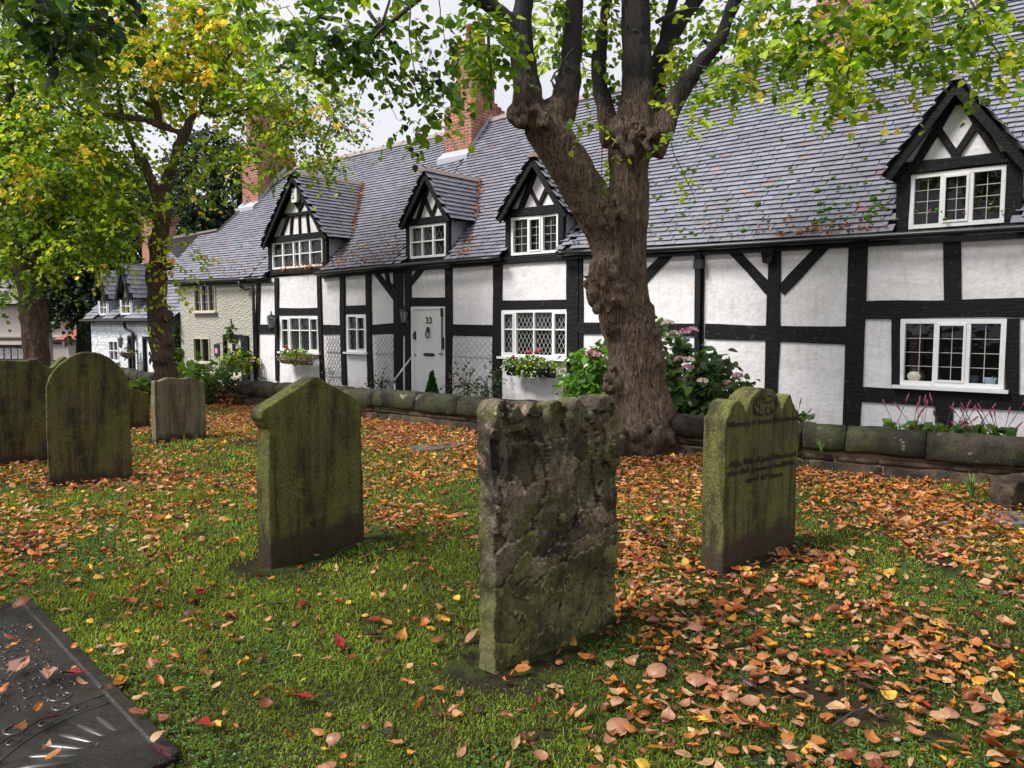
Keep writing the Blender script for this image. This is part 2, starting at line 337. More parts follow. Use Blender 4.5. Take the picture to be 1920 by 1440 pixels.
# ---------------------------------------------------------------- roof tiles
def tiles(P, a0, a1, slen, mat, name, parent, keep=None, tw=.19, ex=.108, base=(.215, .22, .262), seed=0, lift=.048, th=.013, flip=1):
    """P(a, s): points on the roof plane, a along the eave, s metres up the slope"""
    r = np.random.default_rng(seed); rows = int(slen/ex); AS, SS = [], []
    for k in range(rows):
        off = (k % 2)*tw/2+r.uniform(-.02, .02); n = int((a1-a0)/tw)+2
        a = a0-tw/2+off+np.arange(n)*tw; AS.append(a); SS.append(np.full(n, k*ex))
    A = np.concatenate(AS); S = np.concatenate(SS); S = S+r.normal(0, .0018, len(A))+.010*n2(A, S*3, .9, 13, 2); A = A+r.normal(0, .004, len(A))
    kmask = (A+tw/2 > a0+.02) & (A < a1-.08)
    if keep is not None: kmask &= keep(A+tw/2, S+ex/2)
    A, S = A[kmask], S[kmask]; n = len(A)
    al = np.maximum(A+.003, a0); ar = np.minimum(A+tw-.004, a1)
    p0 = P(al, S); p1 = P(ar, S); p3 = P(al, S+ex*1.55); p2 = p1+(p3-p0)
    nn = np.cross(p1-p0, p3-p0)*flip; nn /= np.linalg.norm(nn, axis=1)[:, None]
    l0 = (lift+r.normal(0, .0022, n))[:, None]; l1 = l0
    V = np.stack([p0+nn*l0, p1+nn*l1, p2+nn*.006, p3+nn*.006, p0+nn*(l0-th), p1+nn*(l1-th)], 1)
    k = (np.arange(n)*6)[:, None]
    Fs = np.concatenate([k+np.array([[0, 1, 2, 3]]), k+np.array([[4, 5, 1, 0]])], 0)
    Ft = np.concatenate([k+np.array([[0, 3, 4]]), k+np.array([[1, 5, 2]])], 0)
    b = np.array(base)*(1+r.normal(0, .09, (n, 1))); b = b*(1+r.normal(0, .02, (n, 3)))
    w = (r.random(n) < .012)[:, None]; b = np.where(w, np.array([.26, .19, .19])*(1+r.normal(0, .1, (n, 1))), b)
    c = np.repeat(np.clip(b, .03, .6), 6, 0)
    return link(name, npmesh(name, V.reshape(-1, 3), [Fs, Ft], mat, c), parent)
# eave and ridge heights of the long terrace, read where the real roof sags
_g = [W(x, y, -.15) for x, y in [(330, 529), (485, 522), (600, 512), (760, 497), (940, 483), (1080, 472), (1213, 468), (1440, 455), (1640, 443), (1920, 426)]]
SR = 3.0; _r = [W(x, y, SR) for x, y in [(640, 297), (835, 252), (932, 223), (1078, 189), (1166, 168), (1395, 112), (1460, 97)]]
def ze(u): return np.interp(u, [g[0] for g in _g], [g[1] for g in _g])+.03
def zr(u): return np.interp(u, [g[0] for g in _r], [g[1] for g in _r])
SL = math.hypot(3.15, 3.75)
def roofP(u, s):   # s metres up the slope
    t = s/SL; z = ze(u)+(zr(u)-ze(u))*t
    z = z+.020*n2(u, t*3, .45, 9, 2)-.03*np.sin(np.clip(t, 0, 1)*math.pi)
    return np.stack([u, -.17+3.17*t, z], 1)
def roofhit(x, y):   # pixel -> (u, s) on the mean roof plane
    tanp = 3.75/3.15; nrm = -NY*tanp+np.array([0, 0, 1.]); p = hit(x, y, FO+NY*-.15+np.array([0, 0, 2.8]), nrm)
    f = toF(p); return f[0], (f[1]+.15)/3.15*SL
def zroof(u, y): return float(ze(u)+(zr(u)-ze(u))*((y+.17)/3.17))
class Cot:
    def __init__(s, name, u0, z0=0., **k):
        s.u0 = u0; p = FO+EX*u0; s.root = empty(name, (p[0], p[1], z0), ANG, **k); s.z0 = z0; s.j = 0
    def p(s, V): V = np.array(V, float); V[..., 0] -= s.u0; V[..., 2] -= s.z0; return V
    def mb(s, mb, name, mat, parent=None, smooth=False):
        mb.v = [(v[0]-s.u0, v[1], v[2]-s.z0) for v in mb.v]; return mb.build(name, M[mat], parent or s.root, smooth)
    def beam(s, a, b, w, name='timber_post', y=-.04, parent=None, curve=0., mat='black_timber', w2=None):
        """hand-hewn timber lying in the wall, a and b as photograph pixels, w in metres"""
        (u0, z0), (u1, z1) = W(*a), W(*b); s.beam_uz((u0, z0), (u1, z1), w, name, y, parent, curve, mat)
    def beam_uz(s, a, b, w, name, y=-.04, parent=None, curve=0., mat='black_timber'):
        a, b = np.array(a), np.array(b); Ln = np.linalg.norm(b-a); d = (b-a)/Ln; q = np.array([-d[1], d[0]])
        n = max(2, int(Ln/.22)+1); t = np.linspace(0, 1, n); y = y+random.uniform(-.004, .004); r = random.random()*100
        w1 = .012*vnoise(np.stack([t*Ln*1.7+r, t*0, t*0], 1), 5)+curve*np.sin(t*math.pi); w2 = .012*vnoise(np.stack([t*Ln*1.7+r, t*0+9, t*0], 1), 5)+curve*np.sin(t*math.pi)
        m = MB(); vs = []
        for i in range(n):
            c = a+d*t[i]*Ln; L_ = c-q*(w/2+w1[i]-2*curve*math.sin(t[i]*math.pi)); Rr = c+q*(w/2+w2[i]); e = .008
            Li, Ri = L_+q*e, Rr-q*e
            vs += [(L_[0], .03, L_[1]), (L_[0], y+e, L_[1]), (Li[0], y, Li[1]), (Ri[0], y, Ri[1]), (Rr[0], y+e, Rr[1]), (Rr[0], .03, Rr[1])]
        fs = [(i*6+k, i*6+k+1, i*6+6+k+1, i*6+6+k) for i in range(n-1) for k in range(5)]+[(0, 5, 4, 3, 2, 1), tuple((n-1)*6+k for k in range(6))]
        m.add(vs, fs); return s.mb(m, name, mat, parent)
    def wall(s, u0, u1, z0, ztop, holes, mat, name='wall'):
        us = sorted({u0, u1}|{h[0] for h in holes}|{h[1] for h in holes}|set(np.arange(u0, u1, .8))); us = [u for u in us if u0-1e-6 <= u <= u1+1e-6]
        zs = sorted({z0}|{h[2] for h in holes}|{h[3] for h in holes}); m = MB()
        for i in range(len(us)-1):
            a, b = us[i], us[i+1]; zz = zs+[None]
            for k in range(len(zs)):
                za = zs[k]; zb = zs[k+1] if k+1 < len(zs) else None; cu = (a+b)/2; cz = (za+(zb if zb else za+.01))/2
                if any(h[0] < cu < h[1] and h[2] < cz < h[3] for h in holes): continue
                ta, tb = (zb, zb) if zb is not None else (ztop(a), ztop(b))
                m.add([(a, 0, za), (b, 0, za), (b, 0, tb), (a, 0, ta)], [(0, 1, 2, 3)])
        # far side and ends give the house its depth
        Dp = 2*SR+.1
        m.add([(u0, 0, z0), (u0, Dp, z0), (u0, Dp, ztop(u0)), (u0, 0, ztop(u0))], [(0, 1, 2, 3)])
        m.add([(u1, 0, z0), (u1, Dp, z0), (u1, Dp, ztop(u1)), (u1, 0, ztop(u1))], [(3, 2, 1, 0)])
        m.add([(u0, Dp, z0), (u1, Dp, z0), (u1, Dp, ztop(u1)), (u0, Dp, ztop(u0))], [(3, 2, 1, 0)])
        return s.mb(m, name, mat)
    def window(s, q, cols, trans=None, lead=None, sill=True, frame='white_paint', parent=None, fw=.05, curtain=None, double=(), lit=.0, openers=()):
        """q: corner pixels (tl, tr, bl, br); cols: light widths as fractions; trans: transom heights as fractions; returns hole"""
        pts = [W(*p) for p in q]; u0 = (pts[0][0]+pts[2][0])/2; u1 = (pts[1][0]+pts[3][0])/2
        z1 = (pts[0][1]+pts[1][1])/2; z0 = (pts[2][1]+pts[3][1])/2
        par = parent or s.root; f = MB(); y0, y1 = -.032, .06; jx = random.uniform(0, .002)
        f.box(u0, u1, y0, y1, z0, z0+fw); f.box(u0, u1, y0, y1, z1-fw, z1); f.box(u0, u0+fw, y0, y1, z0+fw, z1-fw); f.box(u1-fw, u1, y0, y1, z0+fw, z1-fw)
        xs = [u0+fw]; iw = u1-u0-2*fw; tot = sum(cols); acc = 0; L_ = []
        for i, c in enumerate(cols):
            a = xs[0]+iw*acc/tot; acc += c; b = xs[0]+iw*acc/tot; mw = .05 if i in double else .028
            if i < len(cols)-1: f.box(b-mw/2, b+mw/2, y0+.003, y1, z0+fw, z1-fw)
            L_.append((a+(.014 if i else 0), b-(mw/2 if i < len(cols)-1 else 0)))
        zs = [z0+fw]+[z0+fw+(z1-z0-2*fw)*t for t in (trans or [])]+[z1-fw]
        for t in zs[1:-1]: f.box(u0+fw, u1-fw, y0+.006, y1, t-.013, t+.013)
        for i in openers:
            a, b = L_[i]; e = .028; k = y0-.012
            f.box(a, b, k, y0+.02, z0+fw, z0+fw+e); f.box(a, b, k, y0+.02, z1-fw-e, z1-fw); f.box(a, a+e, k, y0+.02, z0+fw+e, z1-fw-e); f.box(b-e, b, k, y0+.02, z0+fw+e, z1-fw-e)
        o = s.mb(f, 'window', frame, par)
        sub = o if parent is None else par
        g = MB(); g.add([(u0+fw, .03, z0+fw), (u1-fw, .03, z0+fw), (u1-fw, .03, z1-fw), (u0+fw, .03, z1-fw)], [(0, 1, 2, 3)]); s.mb(g, 'pane', 'glass', sub)
        if lead:
            l = MB(); lw = .008; y = .022
            for (a, b) in L_:
                for zi in range(len(zs)-1):
                    c, d = zs[zi]+.012, zs[zi+1]-.012
                    if lead[0] == 'grid':
                        nc, nr = lead[1], lead[2]
                        for k in range(1, nc): x = a+(b-a)*k/nc; l.box(x-lw/2, x+lw/2, y, y+.006, c, d)
                        for k in range(1, nr): zz = c+(d-c)*k/nr; l.box(a, b, y+.001, y+.007, zz-lw/2, zz+lw/2)
                    else:
                        st = lead[1]; sl = 1.75
                        for sg in (1, -1):
                            k = -40
                            while k < 60:
                                # line z = c + sg*sl*(x-x0)
                                x0 = a+k*st; pa, pb = [], []
                                cand = []
                                for xx in (a, b):
                                    zz = c+sg*sl*(xx-x0)
                                    if c <= zz <= d: cand.append((xx, zz))
                                for zz in (c, d):
                                    xx = x0+(zz-c)/(sg*sl)
                                    if a < xx < b: cand.append((xx, zz))
                                if len(cand) >= 2 and math.hypot(cand[0][0]-cand[1][0], cand[0][1]-cand[1][1]) > .02:
                                    (p, q2), (r, t) = cand[0], cand[1]; l.bar((p, y+(.004 if sg > 0 else 0), q2), (r, y+(.004 if sg > 0 else 0), t), lw*.8, .004, up=(0, 1, 0))
                                k += 1
            s.mb(l, 'leading', 'leaded' if lead[0] == 'grid' or lead[1] < .1 else 'leaded_dark', sub)
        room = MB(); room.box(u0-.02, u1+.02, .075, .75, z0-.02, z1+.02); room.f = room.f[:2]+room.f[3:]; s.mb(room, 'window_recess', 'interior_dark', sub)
        if curtain:
            for (fa, fb, mt) in curtain:
                m = MB(); n = 24; vs = []
                for k in range(n+1):
                    x = u0+fw+iw*(fa+(fb-fa)*k/n); yy = .13+.02*math.sin(k*1.7)
                    vs += [(x, yy, z0+.03), (x, yy*.95+.01, z1-.04)]
                m.add(vs, [(2*k, 2*k+2, 2*k+3, 2*k+1) for k in range(n)]); s.mb(m, 'curtain', mt, sub, True)
        if sill:
            m = MB(); m.box(u0-.06, u1+.06, -.11, .0, z0-.045, z0-.003); s.mb(m, 'sill', frame, sub)
        return (u0+.01, u1-.01, z0+.01, z1-.01)
    def dormer(s, apex, le, re, q, win, tie, pattern, cheek=.12, base=None, label=None):
        """apex, le, re: pixels of the barge peak and feet (bargeboards stand .22 m proud); q: window corners; tie: pixels of tie beam ends"""
        o = empty('dormer'); o.parent = s.root
        ua, za = W(*apex, -.22); ul, zl = W(*le, -.22); ur, zrr = W(*re, -.22); zeav = (zl+zrr)/2
        hole = None
        pts = [W(*p) for p in q]; wu0 = (pts[0][0]+pts[2][0])/2; wu1 = (pts[1][0]+pts[3][0])/2; wz0 = (pts[2][1]+pts[3][1])/2; wz1 = (pts[0][1]+pts[1][1])/2
        c0, c1 = wu0-cheek, wu1+cheek; zt = (W(*tie[0])[1]+W(*tie[1])[1])/2
        sl = (za-zeav)/((ur-ul)/2)
        # gable panel and wall round the window
        g = MB(); zb = wz0-.12; zin = za-.09
        g.prism([(c0+.02, zt-.05), (c1-.02, zt-.05), (c1+.05, zt+.02), (ua, zin), (c0-.05, zt+.02)], .0, .05)
        g.box(c0, wu0+.01, 0, .05, zb, zt-.05); g.box(wu1-.01, c1, 0, .05, zb, zt-.05)
        s.mb(g, 'gable_panel', 'plaster', o)
        ck = MB()
        for c in (c0, c1):
            yb = .05; k = c
            ye = min(3.0, (zt+.1-ze(c))/(zr(c)-ze(c))*3.17)
            ck.add([(k, 0, zb-.3), (k, 0, zt+.1), (k, ye+.3, zt+.1)], [(0, 1, 2)])
        s.mb(ck, 'cheek', 'lead', o)
        # timbers
        bm = lambda a, b, w, nm, y=-.045: s.beam_uz(a, b, w, nm, y, o)
        for c in (c0+cheek/2-.005, c1-cheek/2+.005): bm((c, zb), (c, zt-.02), cheek+.01, 'dormer_post', -.05)
        bm((c0-.02, zt), (c1+.02, zt), .15, 'tie_beam', -.065)
        bm((wu0-cheek, wz0-.09), (wu1+cheek, wz0-.09), .13, 'dormer_cill', -.055)
        tz = zin-.02; hb = (c1-c0)/2
        if pattern == 'diamond':
            bw = .095; foot = .66*hb
            for sg in (-1, 1): bm((ua+sg*foot, zt+.05), (ua, tz), bw, 'gable_strut', -.05+.004*sg)
            h = tz-zt; zc = zt+.06; fx = foot*.62
            for sg in (-1, 1): bm((ua-sg*.02, zc), (ua+sg*foot*.47, zt+(tz-zt)*.50), bw*.8, 'gable_strut', -.043+.004*sg)
            m = MB(); m.prism([(ua-.16, tz-.17), (ua+.16, tz-.17), (ua+.05, tz+.03), (ua-.05, tz+.03)], -.06, 0); s.mb(m, 'gable_block', 'black_timber', o)
        else:
            zc = zt+(tz-zt)*.40; hw = hb*(tz-zc)/(tz-zt)
            bm((ua-hw, zc), (ua+hw, zc), .10, 'collar_beam', -.052)
            for k in (-.5, 0, .5): bm((ua+hb*.62*k, zt+.05), (ua+hb*.5*k, zc), .075, 'gable_strut', -.046)
            for sg in (-1, 1): bm((ua+sg*hb*.66, zt+.05), (ua+sg*hw*.62, zc), .08, 'gable_strut', -.044)
            for sg in (-1, 1): bm((ua, zc+.1), (ua+sg*hw*.55, tz-(tz-zc)*.42), .07, 'gable_strut', -.048+.003*sg)
            bm((ua, zc), (ua, tz), .06, 'gable_strut', -.041)
        m = MB()
        for sg, (uf, zf) in ((-1, (ul, zl)), (1, (ur, zrr))):
            w = .115; d = np.array([ua-uf, za-zf]); d /= np.linalg.norm(d); qn = np.array([d[1], -d[0]])*sg*-1
            if qn[1] > 0: qn = -qn
            a = np.array([uf, zf]); b = np.array([ua, za]); a2 = a+qn*w; b2 = np.array([ua, za-w/abs(qn[1])])
            P = [tuple(a), tuple(b), tuple(b2), tuple(a2)]
            if sg > 0: P = P[::-1]
            m.prism(P, -.22, -.17)
            # inner rafter against the wall
            b3 = np.array([ua, za-.05/abs(qn[1])]); P2 = [tuple(a+np.array([0, 0])), tuple(b), tuple(b3), tuple(a+qn*.05)]; P2 = P2 if sg < 0 else P2[::-1]
            m.prism(P2, -.035, .01)
        s.mb(m, 'bargeboard', 'black_timber', o)
        # roof: two tiled slopes running back into the main roof
        yend = min(3.3, (za-ze(ua))/(zr(ua)-ze(ua))*3.17+.25)
        for sg, uf, zf in ((-1, ul, zl), (1, ur, zrr)):
            dlen = math.hypot(ua-uf, za-zf)
            def P(a, t, uf=uf, zf=zf, dlen=dlen):
                k = t/dlen; return s.p(np.stack([uf+(ua-uf)*k, a, zf+(za-zf)*k+.02], 1))
            def kp(a, t, uf=uf, zf=zf, dlen=dlen):
                k = t/dlen; uu = uf+(ua-uf)*k; zz = zf+(za-zf)*k
                return zz > ze(uu)+(zr(uu)-ze(uu))*((a+.17)/3.17)-.12
            tiles(P, -.27, yend, dlen-.02, M['roof_tile'], 'dormer_roof', o, keep=kp, tw=.17, ex=.115, seed=int(uf*100) % 999, flip=(-1 if sg < 0 else 1)*1, base=(.20, .20, .24))
            sh = MB(); sh.add([(uf, -.25, zf), (uf, yend, zf), (ua, yend, za), (ua, -.25, za)], [(0, 1, 2, 3)]); s.mb(sh, 'roof_boarding', 'gutter_black', o)
        rd = MB(); y = -.28; i = 0
        while y < yend-.05:
            y2 = min(y+.3, yend); dz = random.uniform(-.006, .006)
            rd.prism([(ua-.10, za-.035+dz), (ua, za+.075+dz), (ua+.10, za-.035+dz)], y, y2-.006); y = y2
        s.mb(rd, 'ridge_tile', 'ridge_tile', o)
        s.window(q, parent=o, sill=False, **win)
        s.dz = getattr(s, 'dz', []); s.dz.append((c0-.01, c1+.01, zt)); s.valley = getattr(s, 'valley', []); s.valley.append((ua, za, ur, zrr))
        return (wu0, wu1)
    def roof(s, u0, u1, mask=None, seed=0):
        dz = getattr(s, 'dz', [])
        def keep(u, t):
            k = np.ones(len(u), bool); z = ze(u)+(zr(u)-ze(u))*t/SL
            for a, b, zt in dz: k &= ~((u > a) & (u < b) & (z < zt))
            if mask is not None: k &= mask(u, t)
            return k
        r = tiles(lambda u, t: s.p(roofP(u, t)), u0, u1, SL-.02, M['roof_tile'], 'roof', s.root, keep=keep, seed=seed)
        m = MB(); us = np.arange(u0, u1+.001, max(.1, (u1-u0)/max(1, round((u1-u0)/.18)))); n = 14
        for i in range(len(us)-1):
            for k in range(n):
                ta, tb = k/n*SL, (k+1)/n*SL; uc = (us[i]+us[i+1])/2
                if not keep(np.array([uc]), np.array([tb]))[0]: continue
                P = roofP(np.array([us[i], us[i+1], us[i+1], us[i]]), np.array([ta, ta, tb, tb])); m.add(P+np.array([0, .012, -.012]), [(0, 1, 2, 3)])
        s.mb(m, 'roof_boarding', 'gutter_black', r)
        return r
    def backroof(s, u0, u1, r):
        m = MB(); m.add([(u0, SR, float(zr(u0))-.02), (u1, SR, float(zr(u1))-.02), (u1, 2*SR+.2, 2.8), (u0, 2*SR+.2, 2.8)], [(3, 2, 1, 0)])
        for u in (u0+.01, u1-.01): m.add([(u, 0, 2.75), (u, SR, float(zr(u))-.04), (u, 2*SR+.1, 2.75)], [(0, 1, 2)])
        s.mb(m, 'back_slope', 'ridge_tile', r)
    def ridge(s, u0, u1, r):
        m = MB(); u = u0
        while u < u1-.05:
            v = min(u+.42, u1); za, zb = float(zr(u))+.03, float(zr(v))+.03; j = random.uniform(-.008, .012)
            P = lambda uu, zz: [(uu, SR-.13, zz-.09), (uu, SR-.05, zz+.03), (uu, SR+.05, zz+.03), (uu, SR+.13, zz-.09)]
            m.add(P(u, za+j)+P(v-.008, zb+j), [(0, 1, 5, 4), (1, 2, 6, 5), (2, 3, 7, 6), (0, 3, 2, 1), (4, 5, 6, 7)])
            m.box(u-.0, u+.045, SR-.07, SR+.07, za+j+.0, za+j+.05); u = v
        s.mb(m, 'ridge_tile', 'ridge_tile', r)
    def gutter(s, u0, u1):
        m = MB(); us = np.arange(u0, u1+.01, (u1-u0)/max(1, round((u1-u0)/.5)))
        m.tube([(u, -.24, float(ze(u))-.045) for u in us], .048, 8); s.mb(m, 'gutter', 'gutter_black', smooth=True)
        m = MB(); zs = [(u, float(ze(u))-.13) for u in us]
        for (a, za), (b, zb) in zip(zs, zs[1:]): m.add([(a, -.07, za-.02), (b, -.07, zb-.02), (b, -.07, zb+.09), (a, -.07, za+.09), (a, .02, za-.02), (b, .02, zb-.02)], [(0, 1, 2, 3), (4, 5, 1, 0)])
        s.mb(m, 'wall_plate', 'black_timber')
def chimney(c, u0, u1, y0, y1, z0, z1, shoulders, parent, mat='brick', pots=2, flash=True):
    m = MB(); m.box(u0, u1, y0, y1, z0, z1) if not shoulders else None
    if shoulders:
        zc = z0; a0, a1, b0, b1 = u0, u1, y0, y1
        for (zt, du0, du1, dy0, dy1) in shoulders:
            m.box(a0, a1, b0, b1, zc, zt); zc = zt
            for k in range(1):
                pass
            a0 += du0; a1 -= du1; b0 += dy0; b1 -= dy1
        m.box(a0, a1, b0, b1, zc, z1); u0, u1, y0, y1 = a0, a1, b0, b1
    m.box(u0-.05, u1+.05, y0-.05, y1+.05, z1, z1+.1); m.box(u0-.09, u1+.09, y0-.09, y1+.09, z1+.1, z1+.18)
    o = c.mb(m, 'chimney', mat, parent)
    for k in range(pots):
        p = MB(); cx = (u0+u1)/2; cy = y0+(y1-y0)*(k+.5)/pots
        p.tube([(cx, cy, z1+.18), (cx, cy, z1+.25), (cx, cy, z1+.62), (cx, cy, z1+.66)], [.15, .12, .10, .125], 12); c.mb(p, 'chimney_pot', 'terracotta', o, True)
    return o
# ================================================================ THE TERRACE
zt_ = lambda u: float(ze(u))-.02
# ---- left timber cottage (gable with struts)
uA0, uA1, uB1 = U(481), U(748), U(1072)
G_SIDE = dict(z0=-.9)
ca = Cot('timber_framed_cottage', uA0, label='left timber-framed cottage with the tall gabled dormer bearing an alarm box', cat='cottage', group='timber-framed cottages of the terrace')
h1 = ca.window([(528, 593), (600, 593), (528, 659), (601, 661)], [.8, 1, 1, .8], [.62], ('dia', .11), curtain=[(0, .25, 'curtain_cloth'), (.85, 1, 'curtain_cloth')], double=(0, 2), openers=(0, 3))
h2 = ca.window([(652, 590), (689, 590), (652, 660), (689, 660)], [1, 1], [.62], ('dia', .11), curtain=[(.0, .3, 'curtain_cloth')], openers=(1,))
ca.wall(uA0, uA1, -.9, zt_, [h1, h2], 'plaster')
for a, b, w, cv in [((486, 524), (481, 712), .17, .0), ((520, 521), (521, 714), .16, .0), ((599, 514), (606, 716), .16, -.012), ((643, 512), (647, 722), .18, -.02), ((692, 509), (696, 726), .18, -.015), ((744, 500), (745, 730), .18, 0)]:
    ca.beam(a, b, w, 'timber_post', curve=cv)
for a, b, w in [((487, 617), (518, 617), .24), ((525, 585), (601, 584), .20), ((607, 618), (643, 618), .22), ((649, 581), (692, 581), .20), ((699, 618), (743, 616), .24)]:
    ca.beam(a, b, w, 'timber_rail', y=-.034)
ca.beam((706, 511), (744, 562), .15, 'timber_brace', y=-.03)
ca.beam((726, 508), (731, 534), .07, 'timber_brace', y=-.06); ca.beam((729, 530), (743, 541), .07, 'timber_brace', y=-.055)
ca.dormer((547, 324), (489, 462), (611, 446), [(512, 457), (607, 443), (512, 507), (607, 497)], dict(cols=[.9, 1, .55, .9, 1], trans=[.5], lead=('dia', .12), curtain=[(.4, .6, 'white_paint')], double=(0, 1, 2, 3)), [(505, 451), (606, 440)], 'king', cheek=.16)
rA = ca.roof(uA0, uA1, seed=1); ca.gutter(uA0+1.4*0, U(515)); ca.gutter(U(608), uA1); ca.ridge(roofhit(548, 318)[0], uA1, rA); ca.backroof(uA0, uA1, rA)
# ---- middle timber cottage, no. 33
cb = Cot('timber_framed_cottage', uA1, label='middle timber-framed cottage with white door numbered 33 and two small dormers', cat='cottage', group='timber-framed cottages of the terrace')
h3 = cb.window([(942, 581), (1069, 581), (942, 668), (1069, 672)], [.65, 1, 1, .7], [.60], ('dia', .095), curtain=[(.0, .12, 'curtain_cloth')], double=(0, 2), openers=(0, 3))
dq = [W(772, 576), W(836, 576)]; dz0 = -.18; du0, du1, dz1 = dq[0][0], dq[1][0], dq[0][1]
cb.wall(uA1, uB1, -.9, zt_, [h3, (du0+.02, du1-.02, dz0, dz1-.02)], 'plaster')
for a, b, w, cv in [((752, 500), (751, 732), .16, 0), ((766, 497), (767, 733), .20, .0), ((842, 492), (842, 738), .19, .01), ((935, 484), (933, 745), .24, -.01), ((1075, 472), (1075, 752), .26, 0)]:
    cb.beam(a, b, w, 'timber_post', curve=cv)
for a, b, w in [((771, 566), (837, 566), .20), ((847, 618), (929, 620), .23), ((940, 572), (1069, 571), .19), ((751, 619), (762, 619), .24)]:
    cb.beam(a, b, w, 'timber_rail', y=-.034)
cb.beam((796, 499), (765, 537), .13, 'timber_brace', y=-.03)
# door
fr = MB(); fr.box(du0, du0+.07, -.03, .05, dz0, dz1); fr.box(du1-.05, du1, -.03, .05, dz0, dz1); fr.box(du0+.07, du1-.05, -.03, .05, dz1-.05, dz1)
dr = MB(); dr.box(du0+.07, du1-.05, -.005, .04, dz0, dz1-.05); door = cb.mb(dr, 'door', 'door_paint'); cb.mb(fr, 'door_frame', 'white_paint')
def digit3(cu, cz, h):
    m = MB(); pts = []
    for k in range(-5, 6): a = R_(90-k*0); 
    top = [(math.cos(R_(t)), math.sin(R_(t))) for t in range(160, -81, -20)]; bot = [(math.cos(R_(t)), math.sin(R_(t))) for t in range(80, -161, -20)]
    r = h*.27; P = [(cu+x*r*.9, cz+h*.23+y*r) for x, y in top]+[(cu+x*r, cz-h*.23+y*r) for x, y in bot]
    m.tube([(x, -.014, z) for x, z in P], .011, 6); return m
for x in (801, 807.5):
    u, z = W(x, 600.5); cb.mb(digit3(u, z, .125), 'house_number', 'iron_black', door, True)
u, z = W(805, 665); m = MB(); m.box(u-.13, u+.13, -.02, 0, z-.035, z+.035); m.prism([(u-.13, z-.03), (u-.13, z+.03), (u-.19, z)], -.018, -.001); m.prism([(u+.13, z+.03), (u+.13, z-.03), (u+.19, z)], -.018, -.001); m.box(u-.1, u+.1, -.028, -.02, z-.018, z+.018); cb.mb(m, 'letterbox', 'iron_black', door)
u, z = W(804, 624); m = MB(); m.ball((u, -.03, z+.07), .05, 8, 6, (1, .5, 1.3)); m.tube([(u+.055*math.cos(t), -.045, z-.03+.075*math.sin(t)) for t in np.linspace(0, 6.28, 14)], .013, 6); cb.mb(m, 'knocker', 'iron_black', door, True)
u, z = W(779, 629); m = MB(); m.box(u-.025, u+.025, -.02, 0, z-.09, z+.09); m.tube([(u, -.02, z+.05), (u, -.07, z+.02), (u, -.07, z-.05), (u, -.02, z-.07)], .012, 6); m.ball((u, -.015, z-.42), .02); cb.mb(m, 'door_handle', 'iron_black', door)
u, z = W(832, 583); m = MB(); m.box(u-.02, u+.02, -.08, -.03, z-.12, z+.06); m.bar((u-.01, -.06, z-.1), (u-.01, -.06, z-.85), .012); m.bar((u+.02, -.06, z-.1), (u+.02, -.06, z-.6), .012)
m.box(u-.01, u+.04, -.07, -.03, z-.8, z-.55); m.tube([(u-.03+.05*math.cos(t), -.06, z-.9+.02*math.sin(t)) for t in np.linspace(0, 6.28, 12)], .01, 5); cb.mb(m, 'bell_pull', 'iron_black')
cb.dormer((796, 319), (747, 426), (842, 412), [(770, 424), (838, 418), (770, 486), (838, 480)], dict(cols=[1, 1, 1], trans=[.5], lead=('dia', .12), curtain=[(0, .3, 'curtain_cloth')], double=(1,)), [(762, 418), (842, 411)], 'diamond', cheek=.10)
cb.dormer((998, 291), (930, 411), (1062, 402), [(960, 408), (1049, 400), (960, 479), (1049, 474)], dict(cols=[1, .85, .9], lead=('grid', 2, 4), curtain=[(0, .28, 'curtain_cloth')], double=(0, 1), openers=(1,)), [(949, 403), (1051, 391)], 'diamond', cheek=.12)
rB = cb.roof(uA1, uB1, seed=2); cb.gutter(uA1, U(952)); cb.gutter(U(1058), uB1); cb.ridge(uA1, uB1, rB); cb.backroof(uA1, uB1, rB)
# ---- right timber cottage
uC1 = 15.2
cc = Cot('timber_framed_cottage', uB1, label='right timber-framed cottage with the long mossy roof and wide-panelled front', cat='cottage', group='timber-framed cottages of the terrace')
h4 = cc.window([(1690, 598), (1887, 598), (1685, 722), (1884, 729)], [1, 1, .95], None, ('grid', 2, 4), curtain=[(.02, .17, 'red_curtain')], double=(0, 1), fw=.06, openers=(1,))
cc.wall(uB1, uC1, -.9, zt_, [h4], 'plaster')
for a, b, w in [((1313, 462), (1311, 712), .16), ((1454, 455), (1445, 800), .20), ((1611, 446), (1596, 812), .24)]: cc.beam(a, b, w, 'timber_post')
cc.beam((1786, 440), (1787, 566), .20, 'timber_post', y=-.036); cc.beam((1680, 597), (1680, 727), .12, 'timber_post', y=-.036); cc.beam((1899, 597), (1898, 739), .14, 'timber_post', y=-.036); cc.beam((1772, 755), (1770, 830), .21, 'timber_post', y=-.036)
uR = uC1-.1
for a, b, w in [((1084, 615), (1304, 618), .20), ((1323, 621), (1441, 624), .23), ((1462, 626), (1597, 629), .25)]: cc.beam(a, b, w, 'timber_rail', y=-.034)
uz = W(1620, 581); cc.beam_uz(uz, (uR, uz[1]+.03), .23, 'timber_rail'); uz = W(1613, 739); cc.beam_uz(uz, (uR, uz[1]+.02), .21, 'timber_rail', -.032)
cc.beam((1090, 478), (1090, 756), .10, 'timber_post', y=-.02)
for u in (12.2, 13.6, 15.0): cc.beam_uz((u, -.8), (u, 2.7), .22, 'timber_post', -.045)
for a, b, w in [((1262, 468), (1202, 530), .17), ((1370, 464), (1444, 544), .16), ((1552, 453), (1464, 546), .16)]: cc.beam(a, b, w, 'timber_brace', y=-.028)
